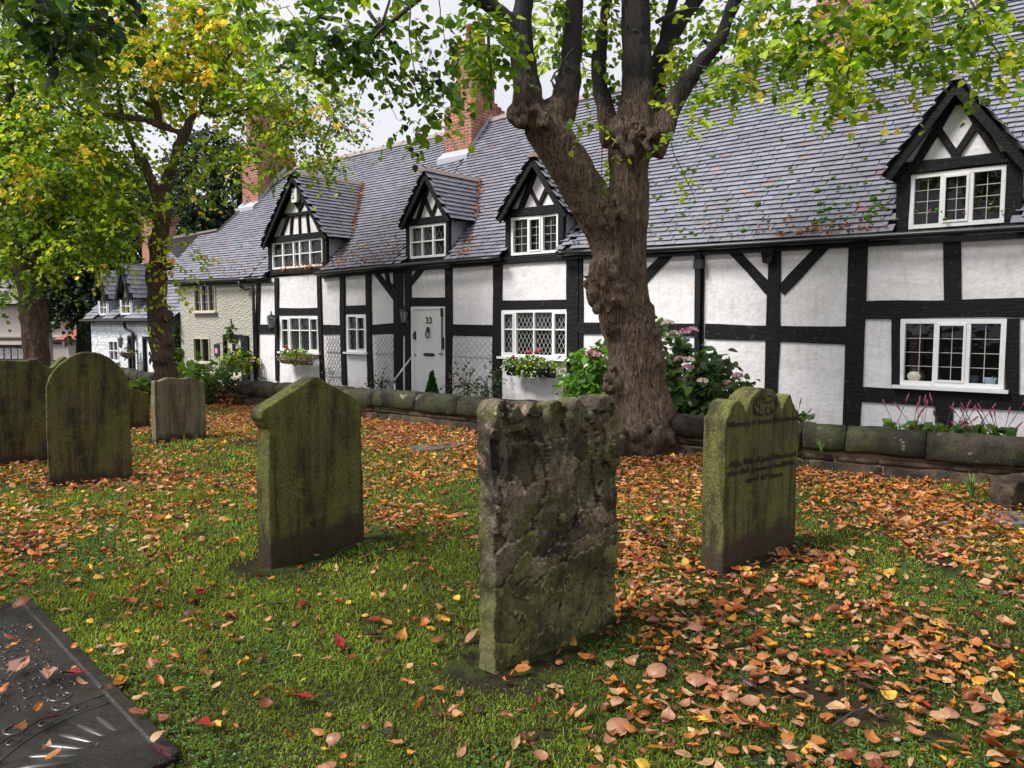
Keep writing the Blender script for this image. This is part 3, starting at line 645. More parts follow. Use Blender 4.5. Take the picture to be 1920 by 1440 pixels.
for x, y in [(1444, 483)]:
    u, z = W(x, y); m = MB(); m.prism([(u-.1, z+.12), (u-.07, z-.08), (u+.07, z-.08), (u+.1, z+.12)], -.12, 0); cc.mb(m, 'bracket', 'black_timber')
cc.dormer((1792, 147), (1655, 331), (1936, 308), [(1707, 330), (1885, 308), (1705, 430), (1888, 418)], dict(cols=[1, 1, .98], lead=('grid', 2, 4), double=(0, 1), fw=.055, openers=(1,)), [(1700, 316), (1895, 296)], 'diamond', cheek=.15)
rC = cc.roof(uB1, uC1, seed=3); cc.gutter(uB1, uC1); cc.ridge(uB1, uC1, rC); cc.backroof(uB1, uC1, rC)
m = MB(); u = U(1313); m.tube([(u, -.09, 2.7), (u, -.09, -.5)], .035, 8); m.box(u-.07, u+.07, -.14, -.05, 2.45, 2.6); cc.mb(m, 'downpipe', 'gutter_black')
# chimneys of the timber cottages
def chim_from(c, parent, bl, br, sidex, topy, pots, shoulders_z, name_mat='brick', inset=.14, backy=None):
    (ua, sa), (ub, sb) = roofhit(*bl), roofhit(*br); y0 = (sa+sb)/2/SL*3.15-.15; z0 = zroof(ua, y0)-.25
    u0, u1 = W(*bl, y0)[0], W(*br, y0)[0]
    P = FO+EX*u1; d = hit(sidex, topy, P, EX); f = toF(d); y1 = f[1]
    ztop = W(br[0], topy, y0)[1]
    return u0, u1, y0, y1, z0, ztop
u0, u1, y0, y1, z0, zt = chim_from(cb, rB, (834, 291), (884, 279), 955, 60, 2, None)
print('chimney2', u0, u1, y0, y1, z0, zt)
y1 = min(max(y1, y0+1.2), 3.6)
za = W(884, 188, y0)[1]
chimney(cb, u0, u1, y0, y1, z0, min(zt, za+1.3), [(za-.07, .03, .03, .04, .04), (za, .04, .04, .08, .08), (za+.08, .05, .05, .08, .08), (za+.16, .04, .04, .06, .08)], rB)
def flashing(c, u0, u1, y0, y1, r):
    m = MB(); zz = zroof(u0, y0); m.box(u0-.06, u1+.05, y0-.22, y0+.02, zz-.06, zz+.09)
    m.v = [(v[0], v[1], v[2]-(.2 if v[1] < y0-.1 else 0)) for v in m.v]
    for uu in (u0-.025, u1+.025):
        P = lambda y, d: (uu, y, zroof(u1, y)+d)
        m.add([P(y0, .0), P(min(y1, SR), 0), P(min(y1, SR), .17), P(y0, .17)], [(0, 1, 2, 3)])
    c.mb(m, 'flashing', 'lead', r)
flashing(cb, u0, u1, y0, y1, rB)
u0, u1, y0, y1, z0, zt = chim_from(ca, rA, (455, 384), (484, 376), 551, 205, 2, None)
print('chimney1', u0, u1, y0, y1, z0, zt); y1 = min(max(y1, y0+1.2), 3.8)
chimney(ca, u0, u1, y0, y1, z0, zt, [(zt-1.1, .04, .04, .07, .07), (zt-1.0, .04, .04, .07, .07)], rA, pots=3); flashing(ca, u0, u1, y0, y1, rA)
u0, u1, y0, y1, z0, zt = chim_from(cc, rC, (1527, 122), (1628, 112), 1660, -60, 2, None)
print('chimney3', u0, u1, y0, y1, z0, zt); y1 = min(max(y1, y0+.8), 3.4)
chimney(cc, u0, u1, y0, y1, z0, zt, [], rC, pots=2); flashing(cc, u0, u1, y0, y1, rC)
# ---- cream rendered cottage, lower roof sweeping up to the taller one
sil = [roofhit(x, y) for x, y in [(300, 452), (335, 445), (412, 430), (456, 386), (500, 352), (548, 318)]]
print('sil', sil)
uD0 = U(338)
cd = Cot('rendered_cottage', uD0, -.6, label='cream roughcast cottage with climbing plants and a low swept roof left of the timber framing', cat='cottage')
h5 = cd.window([(364, 535), (405, 532), (366, 586), (405, 583)], [1, 1, .9], None, ('grid', 2, 3), frame='cream_pot', fw=.035, double=(0,)); h6 = cd.window([(362, 634), (394, 633), (366, 679), (394, 679)], [1, 1], None, None, frame='cream_pot', fw=.03)
dcu0, dcz1 = W(421, 627); dcu1 = U(455)
cd.wall(uD0, uA0, -1.2, zt_, [h5, h6, (dcu0, dcu1, -.9, dcz1)], 'cream_render')
dr = MB(); dr.box(dcu0+.06, dcu1-.05, .02, .07, -.9, dcz1-.06); do = cd.mb(dr, 'door', 'cream_pot')
m = MB(); m.box(dcu0-.02, dcu0+.07, -.05, .06, -.9, dcz1); m.box(dcu1-.06, dcu1+.3, -.05, .06, -.9, dcz1-.02); m.box(dcu0+.07, dcu1-.06, -.05, .06, dcz1-.09, dcz1); cd.mb(m, 'door_frame', 'black_timber')
u, z = W(428, 641); m = MB(); m.box(u, u+.5, 0, .02, z-.02, z+.02); m.box(u+.25, u+.32, -.03, .02, z-.25, z-.05); cd.mb(m, 'door_hinge', 'iron_black', do)
def mD(u, t):
    return (t < np.interp(u, [p[0] for p in sil], [p[1] for p in sil]))
uDr = roofhit(300, 530)[0]
rD = cd.roof(min(uD0-.3, uDr), uA0, mask=mD, seed=4); cd.gutter(uD0-.2, uA0)
m = MB(); ps = [(u, s) for u, s in sil if u <= uA0+.5]
for (a, sa), (b, sb) in zip(ps, ps[1:]):
    Pa, Pb = roofP(np.array([a]), np.array([sa]))[0], roofP(np.array([b]), np.array([sb]))[0]
    m.bar(Pa+np.array([0, 0, .05]), Pb+np.array([0, 0, .05]), .2, .06); m.add([Pa, Pb, Pb+np.array([0, 2.6, -2.2]), Pa+np.array([0, 2.6, -2.2])], [(3, 2, 1, 0)])
cd.mb(m, 'ridge_tile', 'ridge_tile', rD)
m = MB(); u, z = W(463, 528); u2, z2 = W(481, 541); m.tube([(u, -.24, z), (u+.02, -.2, z-.14), (u+.1, -.1, z-.22), (u2-.04, -.1, z2+.02), (u2, -.1, z2-.1), (u2, -.1, -1)], .04, 8); cd.mb(m, 'downpipe', 'gutter_black', smooth=True)
# ---- far white roughcast cottage
uE0, uE1 = U(170), U(292); ze_ = W(200, 599)[1]
ce = Cot('roughcast_cottage', uE0, -.9, label='small white roughcast cottage with two steep dormers far down the terrace', cat='cottage')
h7 = ce.window([(205, 638), (223, 638), (205, 677), (223, 677)], [1, 1], [.5], None, fw=.05)
zf = lambda u: ze_
d1 = (U(240), U(253)); d2 = (U(268), U(283)); zd = W(246, 633)[1]
ce.wall(uE0, uE1, -1.4, zf, [h7, (d1[0], d1[1], -1.2, zd), (d2[0], d2[1], -1.2, zd)], 'rough_white')
for d in (d1, d2):
    m = MB(); m.box(d[0]+.08, d[1], .05, .1, -1.2, zd-.05); o = ce.mb(m, 'door', 'white_paint'); m = MB(); m.box(d[0]-.03, d[0]+.08, -.04, .06, -1.2, zd+.05); m.box(d[0]+.08, d[1], -.04, .06, zd-.05, zd+.05); ce.mb(m, 'door_frame', 'black_timber')
    m = MB(); cx = (d[0]+d[1])/2+.03; m.ball((cx, .03, zd-.5), .05, 6, 5, (1, .5, 1.6)); m.ball((cx, .03, zd-.75), .05, 6, 5, (1, .5, 2)); ce.mb(m, 'knocker', 'iron_black', o)
topz = W(262, 480, 2.4)[1]; sl_ = math.hypot(2.6, topz-ze_)
PE = lambda a, s: ce.p(np.stack([a, -.2+2.6*s/sl_, ze_+(topz-ze_)*s/sl_], 1))
tiles(PE, uE0-.25, uD0, sl_, M['roof_tile'], 'roof', ce.root, keep=lambda u, s: ~((u > U(186)) & (u < U(204)) & (s < 1.2)) & ~((u > U(227)) & (u < U(248)) & (s < 1.2)), tw=.28, ex=.17, seed=5, lift=.05, th=.02)
m = MB(); m.add([(uE0-.25, -.2, ze_-.03), (uD0, -.2, ze_-.03), (uD0, 2.4, topz-.03), (uE0-.25, 2.4, topz-.03)], [(0, 1, 2, 3)]); m.add([(uE0-.25, 2.4, topz-.03), (uD0, 2.4, topz-.03), (uD0, 5, ze_), (uE0-.25, 5, ze_)], [(0, 1, 2, 3)]); m.add([(uE0, 0, ze_), (uE0, 2.4, topz-.05), (uE0, 5, ze_)], [(0, 1, 2)]); ce.mb(m, 'roof_boarding', 'gutter_black')
def small_dormer(c, apex, le, re, q):
    o = empty('dormer'); o.parent = c.root; ua, za = W(*apex, -.2); ul, zl = W(*le, -.2); ur = 2*ua-ul; dl = math.hypot(ua-ul, za-zl)
    for sg, uf in ((-1, ul), (1, ur)):
        P = lambda a, t, uf=uf: c.p(np.stack([uf+(ua-uf)*t/dl, a, zl+(za-zl)*t/dl], 1))
        tiles(P, -.25, 2.2, dl, M['roof_tile'], 'dormer_roof', o, tw=.28, ex=.17, seed=6+sg, flip=(-1 if sg < 0 else 1), lift=.05, th=.02)
        m = MB(); m.add([(uf, -.24, zl-.01), (uf, 2.2, zl-.01), (ua, 2.2, za-.01), (ua, -.24, za-.01)], [(0, 1, 2, 3)]); c.mb(m, 'roof_boarding', 'gutter_black', o)
    m = MB(); m.prism([(ul+.05, zl), (ur-.05, zl), (ua, za-.05)], 0, .05); c.mb(m, 'gable_panel', 'plaster', o)
    m = MB()
    for uf in (ul, ur): m.bar((uf, -.22, zl-.05), (ua, -.22, za-.05), .14, .05, up=(0, 1, 0))
    m.bar((ul, -.05, zl), (ur, -.05, zl), .12, .08); c.mb(m, 'bargeboard', 'black_timber', o)
    pts = [W(*p) for p in q]; m = MB(); zb = pts[2][1]
    for uu in (pts[0][0]-.1, pts[1][0]+.02): m.box(uu, uu+.1, -.03, 1.2, zb-.1, zl)
    c.mb(m, 'cheek', 'lead', o); c.window(q, [1, 1], [.5], None, sill=False, parent=o, fw=.06)
small_dormer(ce, (185, 505), (177, 562), None, [(187, 563), (202, 561), (188, 592), (202, 590)])
small_dormer(ce, (228, 497), (218, 560), None, [(228, 558), (246, 558), (228, 590), (246, 590)])
m = MB(); m.tube([(uE0-.2, -.28, ze_-.05), (uD0, -.28, ze_-.05)], .06, 8); ce.mb(m, 'gutter', 'gutter_black')
m = MB(); u = U(254); m.tube([(U(246), -.25, ze_-.05), (U(246), -.2, ze_-.3), (u, -.1, ze_-.45), (u, -.1, -1.2)], .05, 8); ce.mb(m, 'downpipe', 'gutter_black')
uq = U(270, 430, 2.0); chimney(ce, uq, uq+1.1, 1.9, 2.7, topz-.4, W(300, 412, 2)[1], [], ce.root, 'brick', 1)
# ---------------------------------------------------------------- boundary wall
def stone_block(rg, p0, d, n, ln, z0, z1, t0, t1, prof='coping'):
    """one weathered block: runs ln along d from p0, depth from t0 to t1 along n"""
    k = max(3, int(ln/.12)); V = []
    if prof == 'coping':
        pr = [(t0+.02, z0), (t0-.012, z0+(z1-z0)*.12), (t0-.012, z0+(z1-z0)*.72), (t0+.035, z1-.03), (t0+.09, z1-.008), ((t0+t1)/2, z1+.006), (t1-.12, z1-.01), (t1-.04, z1-.05), (t1, z0+.1), (t1-.01, z0)]
    else:
        pr = [(t0+.01, z0), (t0, z0+.02), (t0, z1-.02), (t0+.012, z1), (t1-.01, z1), (t1, z0+.02), (t1-.01, z0)]
    for i in range(k+1):
        s = ln*i/k; e = .014 if i in (0, k) else 0; cx, cy = (t0+t1)/2, (z0+z1)/2
        s = min(max(s, .003), ln-.003)
        for (t, z) in pr:
            tt = t+(cx-t)*e*3; zz = z+(cy-z)*e*2; V.append(p0+d*s+n*tt+np.array([0, 0, zz]))
    V = np.array(V); dd = V-np.array([V.mean(0)]); q = fbm(V*6+rg*17, 3, 4); V = V+(dd/np.linalg.norm(dd, axis=1)[:, None])*(q*.022)[:, None]
    m = len(pr); fs = [(i*m+j, i*m+(j+1) % m, (i+1)*m+(j+1) % m, (i+1)*m+j) for i in range(k) for j in range(m)]+[tuple(range(m-1, -1, -1)), tuple(k*m+j for j in range(m))]
    return V, fs
def boundary_wall(pts, z_top, label, seed, hfall=0., hc=.27):
    rr = random.Random(seed); base = Vector((pts[0][0], pts[0][1], 0)); ob = empty('boundary_wall', base, label=label, cat='stone wall', group='low sandstone boundary walls')
    core = MB()
    for a, b in zip(pts, pts[1:]):
        a = np.array([a[0], a[1], 0.]); b = np.array([b[0], b[1], 0.]); Ln = np.linalg.norm(b-a); d = (b-a)/Ln; n = np.array([-d[1], d[0], 0])
        if n[1] < 0: n = -n
        s = 0
        while s < Ln-.01:
            ln = rr.uniform(.62, .98); ln = Ln-s if Ln-s-ln < .4 else ln
            zt = z_top(np.linalg.norm(a+d*s-np.array([pts[0][0], pts[0][1], 0])))+rr.uniform(-.012, .012)
            V, f = stone_block(rr.random(), a+d*s, d, n, ln-.012, zt-hc+rr.uniform(-.02, .01), zt, -.03, .36); mb = MB(); mb.add(V-np.array(base), f); mb.build('coping_stone', M['coping'], ob, True); s += ln
        z0 = gz1(*a[:2]); zc = z_top(0)-hc-.02
        rows = [(-.35, zc*.5+.03), (zc*.5+.03, zc)] if zc > .2 else [(-.35, zc)]
        for (r0, r1) in rows:
            s = -rr.uniform(0, .3)
            while s < Ln:
                ln = rr.uniform(.4, .95); s0 = max(s, 0); e = min(s+ln, Ln)
                if e-s0 > .05:
                    V, f = stone_block(rr.random(), a+d*s0, d, n, e-s0-.012, r0, r1-.01, .012, .33, 'block'); mb = MB(); mb.add(V-np.array(base), f); mb.build('wall_stone', M['stone_brown'], ob, True)
                s += ln
        P = [a+n*.035, b+n*.035, b+n*.31, a+n*.31]; zt = z_top(0)-.06
        core.add([tuple(p[:2]-np.array(base)[:2])+(-.4,) for p in P]+[tuple(p[:2]-np.array(base)[:2])+(zt,) for p in P], [(0, 3, 2, 1), (4, 5, 6, 7), (0, 1, 5, 4), (1, 2, 6, 5), (2, 3, 7, 6), (3, 0, 4, 7)])
    core.build('mortar_core', M['mortar'], ob); return ob
WL = [G(1920, 921)[:2], G(1500, 884)[:2], G(1330, 862)[:2], G(1100, 834)[:2], G(700, 788)[:2], G(447, 762)[:2]]
WL = [WL[0]+(WL[0]-WL[1])*1.6]+WL
boundary_wall(WL, lambda s: .50, 'long low sandstone wall with heavy rounded coping in front of the terrace', 3)
def wall_y(x): return float(np.interp(x, [p[0] for p in WL[::-1]], [p[1] for p in WL[::-1]]))
a = D(285, 707, 21.5); b = D(225, 707, 24); c_ = D(60, 707, 31)
boundary_wall([a[:2], b[:2], c_[:2]], lambda s: .18, 'distant dark stretch of wall seen between the trunk and the round-topped headstone', 8, hc=.3)
# ---------------------------------------------------------------- headstones
def headstone(name, label, pL, pR, outline, thick, mat, voxel=.012, rough=.004, flakes=0., cat='headstone', z0=-.12, rsc=14, top_bias=0.):
    a, b = G(*pL), G(*pR); d = b-a; Ln = np.linalg.norm(d); d /= Ln; n = np.array([-d[1], d[0], 0.])
    if n[1] < 0: n = -n
    rz = math.atan2(d[1], d[0]); o0 = (a+b)/2
    def q(x, y):
        p = hit(x, y, a, n)-o0; return float(p@d), float(p[2])
    P = [q(*p) for p in outline]; P = [(P[0][0], z0)]+P+[(P[-1][0], z0)]
    if (sum((P[(i+1) % len(P)][0]-P[i][0])*(P[(i+1) % len(P)][1]+P[i][1]) for i in range(len(P)))) > 0: P = P[::-1]
    m = MB(); m.prism(P, 0, thick); V, Nn, Fs = remesh(m, voxel, 2)
    V = V+Nn*(fbm(V*rsc, 4, 4)*rough)[:, None]
    if flakes:   # delaminated bedding layers: stepped patches lying in the plane of the slab
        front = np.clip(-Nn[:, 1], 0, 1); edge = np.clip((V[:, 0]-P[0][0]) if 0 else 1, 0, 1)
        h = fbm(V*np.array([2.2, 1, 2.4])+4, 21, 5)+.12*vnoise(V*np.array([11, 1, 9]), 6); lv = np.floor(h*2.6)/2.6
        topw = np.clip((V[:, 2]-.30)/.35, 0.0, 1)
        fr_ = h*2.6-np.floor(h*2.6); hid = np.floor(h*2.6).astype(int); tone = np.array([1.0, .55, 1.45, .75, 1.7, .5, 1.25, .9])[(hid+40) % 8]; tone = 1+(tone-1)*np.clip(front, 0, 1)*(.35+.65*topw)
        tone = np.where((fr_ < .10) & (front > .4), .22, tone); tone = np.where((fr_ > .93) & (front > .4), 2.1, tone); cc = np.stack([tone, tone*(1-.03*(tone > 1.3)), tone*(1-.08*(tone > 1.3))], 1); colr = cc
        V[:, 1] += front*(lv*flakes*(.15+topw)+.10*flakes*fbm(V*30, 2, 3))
    else: colr = np.ones((len(V), 3))
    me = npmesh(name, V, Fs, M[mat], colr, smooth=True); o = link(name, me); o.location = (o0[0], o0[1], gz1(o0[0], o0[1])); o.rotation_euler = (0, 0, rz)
    tag(o, label, cat, 'old headstones standing in the lawn'); return o, q, (o0, d, n)
HS = []
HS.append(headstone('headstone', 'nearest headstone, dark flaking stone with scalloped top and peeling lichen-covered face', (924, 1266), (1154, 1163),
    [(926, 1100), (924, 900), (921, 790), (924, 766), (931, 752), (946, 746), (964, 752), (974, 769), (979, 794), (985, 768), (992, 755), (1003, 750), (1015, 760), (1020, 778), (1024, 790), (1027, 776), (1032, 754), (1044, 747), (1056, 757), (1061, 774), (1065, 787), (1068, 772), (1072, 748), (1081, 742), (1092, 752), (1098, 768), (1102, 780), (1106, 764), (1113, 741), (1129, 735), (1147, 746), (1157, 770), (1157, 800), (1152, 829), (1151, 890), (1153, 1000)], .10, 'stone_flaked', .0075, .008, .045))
hg, qg, fg = headstone('headstone', 'green mossy headstone with a pointed gable top and small moulded shoulder', (502, 1070), (684, 1013),
    [(504, 900), (506, 806), (499, 799), (496, 790), (491, 786), (492, 771), (593, 706), (688, 759), (685, 769), (678, 777), (677, 805), (681, 900)], .13, 'stone_green', .010, .003)
HS.append((hg, qg, fg))
hw, qw, fw_ = headstone('headstone', 'narrow green headstone with arched centre lobe and carved writing right of the big tree', (1351, 1081), (1491, 1020),
    [(1358, 924), (1361, 789), (1367, 783), (1373, 764), (1379, 755), (1388, 753), (1396, 763), (1399.5, 784), (1402, 768), (1409, 748), (1422, 735), (1434, 730), (1448, 733), (1458, 745), (1464, 760), (1467, 781), (1470, 762), (1475, 748), (1483, 741), (1487, 757), (1491, 768), (1498, 774), (1496, 848), (1493, 924)], .16, 'stone_green', .008, .003)
HS.append((hw, qw, fw_))
HS.append(headstone('headstone', 'dark round-topped headstone streaked black and green', (90, 913), (245, 898),
    [(87, 800), (86, 727), (93, 706), (104, 692), (114, 682), (136, 666), (150, 662), (164, 660), (178, 661), (192, 665), (206, 672), (219, 682), (230, 694), (236, 703), (243, 723), (245, 800)], .11, 'stone_dark', .013, .003))
HS.append(headstone('headstone', 'broad dark headstone with a wavy scrolled top, cut by the left edge', (-66, 884), (128, 862),
    [(-66, 690), (-50, 676), (-20, 672), (0, 678), (47, 678), (54, 677), (64, 674), (72, 677), (80, 684), (88, 690), (98, 691), (106, 684), (114, 673), (124, 670), (130, 680)], .12, 'stone_dark', .015, .005, .008))
HS.append(headstone('headstone', 'small grey-brown headstone with a gently waved top between the lawn and middle tree', (292, 834), (387, 820),
    [(290, 760), (290, 715), (298, 717), (306, 714), (315, 710.5), (328, 710), (338, 712), (346, 712), (354, 709.5), (362, 709), (371, 713), (378, 716), (384, 716), (386, 760)], .09, 'stone_grey', .014, .003))
HS.append(headstone('headstone', 'short weathered headstone half hidden behind the round-topped one', (205, 811), (281, 803),
    [(205, 740), (216, 728), (240, 727), (258, 731), (269, 735), (280, 736)], .09, 'stone_dark', .018, .004))
HS.append(headstone('headstone', 'low rounded stone stump at the right edge before the wall', (1898, 957), (1990, 925),
    [(1899, 930), (1903, 913), (1912, 904), (1925, 898), (1950, 893), (1975, 893), (1986, 905)], .2, 'stone_brown', .015, .008))
# back face thickness moulding under the gable of the green stone
# engraved writing on the lobed headstone
def text_mesh(s, size):
    c = bpy.data.curves.new('t', 'FONT'); c.body = s; c.size = size; c.extrude = .003; c.offset = size*.008; c.resolution_u = 3; c.align_x = 'LEFT'
    o = bpy.data.objects.new('t', c); col.objects.link(o); dg = bpy.context.evaluated_depsgraph_get(); dg.update()
    me = bpy.data.meshes.new_from_object(o.evaluated_get(dg)); V = np.array([v.co[:] for v in me.vertices]); Fs = [tuple(p.vertices) for p in me.polygons]
    bpy.data.objects.remove(o); bpy.data.meshes.remove(me); return V, Fs
def engrave(s, pa, pb, hpx, par, q, y=-.0075, italic=0.):
    """text from pixel pa to pixel pb on the face of the stone"""
    a, b = q(*pa), q(*pb); hgt = abs(q(pa[0], pa[1]-hpx)[1]-a[1]); V, Fs = text_mesh(s, 1.0)
    w = V[:, 0].max()-V[:, 0].min(); Ln = b[0]-a[0]; sx = Ln/w; sy = hgt/.72; sh = (b[1]-a[1])/Ln
    X = (V[:, 0]-V[:, 0].min())*sx; Zz = V[:, 1]*sy; m = MB(); m.add(np.stack([a[0]+X+italic*Zz, y+V[:, 2]*.5, a[1]+X*sh+Zz], 1), Fs)
    return m.build('inscription', M['engraved'], par)
engrave('Memory of James Woodward', (1366, 804), (1495, 789), 10.5, hw, qw)
engrave('Alice, Wife of James Woodward.', (1366, 879), (1492, 857), 12, hw, qw)
engrave('who died', (1362, 897), (1402, 888), 12, hw, qw); engrave('January', (1406, 888), (1447, 880), 10, hw, qw, italic=.25); engrave('2nd', (1450, 880), (1464, 877), 9, hw, qw); engrave('1848.', (1466, 877), (1489, 872), 10, hw, qw)
engrave('aged 49 Years', (1398, 907), (1466, 895), 11, hw, qw)
m = MB()   # carved scroll in the arch
for cx, cy, rx, ry, t0, t1 in [(1434, 762, 22, 19, 100, 260), (1434, 762, 22, 19, -80, 80), (1418, 770, 6, 9, 0, 330), (1427, 757, 9, 8, 30, 220), (1447, 763, 8, 10, -90, 120), (1422, 777, 9, 5, 180, 360), (1438, 772, 3, 7, 80, 280), (1443, 773, 3, 7, -100, 100), (1436, 756, 4, 3, 180, 360), (1441, 755, 4, 3, 180, 360)]:
    pts = []
    for t in np.linspace(R_(t0), R_(t1), 12): u, z = qw(cx+rx*math.cos(t), cy-ry*math.sin(t)); pts.append((u, -.003, z))
    m.tube(pts, .0035, 5)
m.build('carved_scroll', M['engraved'], hw)
# bases of bare soil are painted into the ground by a low skirt of crumbled earth
# ---------------------------------------------------------------- ledger slab
a, b = G(60, 1131), G(346, 1428); d = a-b; LS = np.linalg.norm(d); d /= LS; nl = np.array([-d[1], d[0], 0])
if nl[0] > 0: nl = -nl
SW = 1.05; SZ = .045
so = empty('ledger_slab', (b[0], b[1], gz1(b[0], b[1])), label='wet dark ledger slab with raised lettering lying flush in the grass', cat='grave slab')
def S_(u, v, z=0): p = d*u+nl*v; return (p[0], p[1], z)
m = MB(); cr_ = .06; out = []
for (cu, cv, t0) in [(cr_, cr_, 180), (LS-cr_, cr_, 270), (LS-cr_, SW-cr_, 0), (cr_, SW-cr_, 90)]:
    for k in range(5): t = R_(t0+k*22.5); out.append((cu+cr_*math.cos(t), cv+cr_*math.sin(t)))
def ins(u, v, e): return (min(max(u, e), LS-e), min(max(v, e), SW-e))
n = len(out); rings = [[S_(u, v, -.1) for u, v in out], [S_(u, v, SZ-.012) for u, v in out], [S_(*ins(u, v, .012), SZ) for u, v in out], [S_(*ins(u, v, .055), SZ) for u, v in out], [S_(*ins(u, v, .065), SZ-.008) for u, v in out]]
vs = [p for r in rings for p in r]; fs = [(i*n+k, i*n+(k+1) % n, (i+1)*n+(k+1) % n, (i+1)*n+k) for i in range(4) for k in range(n)]+[tuple(4*n+k for k in range(n))]
m.add(vs, fs); m.build('slab', M['wet_slate'], so)
m = MB(); rr = random.Random(5); zt = SZ-.006
def stroke(pts, w=.006): m.tube([S_(u, v, zt-w*.3) for u, v in pts], w, 6)
for row in range(17):     # worn illegible raised letters
    u = LS-.42-row*.085
    if u < .72: break
    v = .12+rr.uniform(0, .05)
    while v < SW-.1:
        h = .045; k = rr.random(); w = rr.uniform(.018, .03)
        if k < .35: stroke([(u, v), (u+h, v)], .004); stroke([(u+h, v-.012), (u+h, v+.012)], .0025); stroke([(u, v-.009), (u, v+.009)], .0025)
        elif k < .6: stroke([(u+h*.5+h*.4*math.cos(t), v+.012+.014*math.sin(t)) for t in np.linspace(.6, 5.2, 9)], .0035)
        elif k < .8: stroke([(u, v), (u+h, v)], .004); stroke([(u, v+.024), (u+h, v+.024)], .003); stroke([(u+h*.5, v), (u+h*.5, v+.024)], .0025)
        else: stroke([(u, v), (u+h*.55, v), (u+h*.5, v+.022), (u, v+.024)], .0035)
        v += w+.03+(.03 if rr.random() < .18 else 0)
m.build('raised_lettering', M['wet_letter'], so, True)
m = MB()
for k in range(9):        # corner fan
    t = R_(6+k*10.5); r0, r1 = .20, .44
    m.tube([S_(.10+ra*math.cos(t), .10+ra*math.sin(t), zt-.012) for ra in np.linspace(r0, r1, 10)], [.004+.019*math.sin(math.pi*q_)**.8*(.45+.55*q_) for q_ in np.linspace(.02, .97, 10)], 8)
for r0 in (.50, .585): stroke([(.10+r0*math.cos(t), .10+r0*math.sin(t)) for t in np.linspace(R_(-3), R_(93), 20)], .004)
for k in range(6): t = R_(8+k*15); cu, cv = .10+.54*math.cos(t), .10+.54*math.sin(t); stroke([(cu+.022*math.cos(s), cv+.022*math.sin(s)) for s in np.linspace(0, 5.2, 9)], .004)
for cu, cv, r, t0, tw in [(.62, .62, .10, 0, 7.5), (.50, .82, .11, 2, 8), (.30, .86, .08, 1, 7), (.74, .88, .07, 3, 7), (.62, .40, .05, 0, 6), (.80, .20, .05, 1, 6), (.70, .22, .04, 1, 5), (.16, .9, .06, 1, 7), (.42, .68, .05, 2, 6)]:
    stroke([(cu+r*(1-.1*s)*math.cos(t0+s), cv+r*(1-.1*s)*math.sin(t0+s)) for s in np.linspace(0, tw, 30)], .007)
m.build('scroll_carving', M['wet_letter'], so, True)
m = MB()
def flat(p, w, l, z=.02):
    g = G(*p); V = []; k = 10
    for i in range(k): t = 2*math.pi*i/k; V.append((w*math.cos(t)*random.uniform(.85, 1), l*math.sin(t)*random.uniform(.85, 1)))
    mm = MB(); mm.add([(x, y, -.05) for x, y in V]+[(x, y, z) for x, y in V], [tuple(range(k, 2*k))]+[(i, (i+1) % k, (i+1) % k+k, i+k) for i in range(k)])
    return mm, g
for p, w, l, lb in [((822, 838), .5, .25, 'flat grey slab almost buried in leaves before the wall'), ((1892, 976), .28, .2, 'small flat grey slate lying in leaves at the right edge')]:
    mm, g = flat(p, w, l); o = mm.build('stone_slab', M['wet_stone']); o.location = (g[0], g[1], gz1(g[0], g[1])+.005); o.rotation_euler = (0, 0, .8); tag(o, lb, 'stone slab')
# ---------------------------------------------------------------- leaf clouds
def leafgeo(hi=False):
    if hi: P = [(0, 0), (-.30, .02), (-.47, .25), (-.44, .52), (-.22, .82), (0, 1.06), (.22, .82), (.44, .52), (.47, .25), (.30, .02)]
    else: P = [(0, 0), (-.42, .10), (-.45, .50), (0, 1.02), (.45, .50), (.42, .10)]
    P = np.array(P); z = .22*np.abs(P[:, 0])-.10*P[:, 1]**2
    n = len(P); h = n//2
    return np.stack([P[:, 0], P[:, 1], z], 1), np.array([list(range(0, h+1))]), np.array([[0]+list(range(h, n))])
def cloud(pos, tip, nor, size, colr, hi=False):
    T, f1, f2 = leafgeo(hi); n = len(pos)
    tip = tip/np.linalg.norm(tip, axis=1)[:, None]; sd = np.cross(tip, nor); sd /= np.linalg.norm(sd, axis=1)[:, None]+1e-9; up = np.cross(sd, tip)
    V = pos[:, None]+size[:, None, None]*(T[None, :, 0, None]*sd[:, None]+T[None, :, 1, None]*tip[:, None]+T[None, :, 2, None]*up[:, None])
    k = (np.arange(n)*len(T))[:, None]
    return V.reshape(-1, 3), [k+f1, k+f2], np.repeat(colr, len(T), 0)
GREEN = (.13, .245, .022); LIME = (.40, .54, .035); YEL = (.80, .70, .09); DARK = (.018, .042, .010); MID = (.06, .13, .016); OCH = (.72, .48, .06); PINE = (.03, .06, .03); MUTED = (.10, .14, .05)
def pick(pal, n, r):
    w = np.array([p[1] for p in pal], float); w /= w.sum(); i = r.choice(len(pal), n, p=w); c = np.array([p[0] for p in pal])[i]
    return np.clip(c*(1+r.normal(0, .16, (n, 1)))*(1+r.normal(0, .05, (n, 3))), .004, .9)
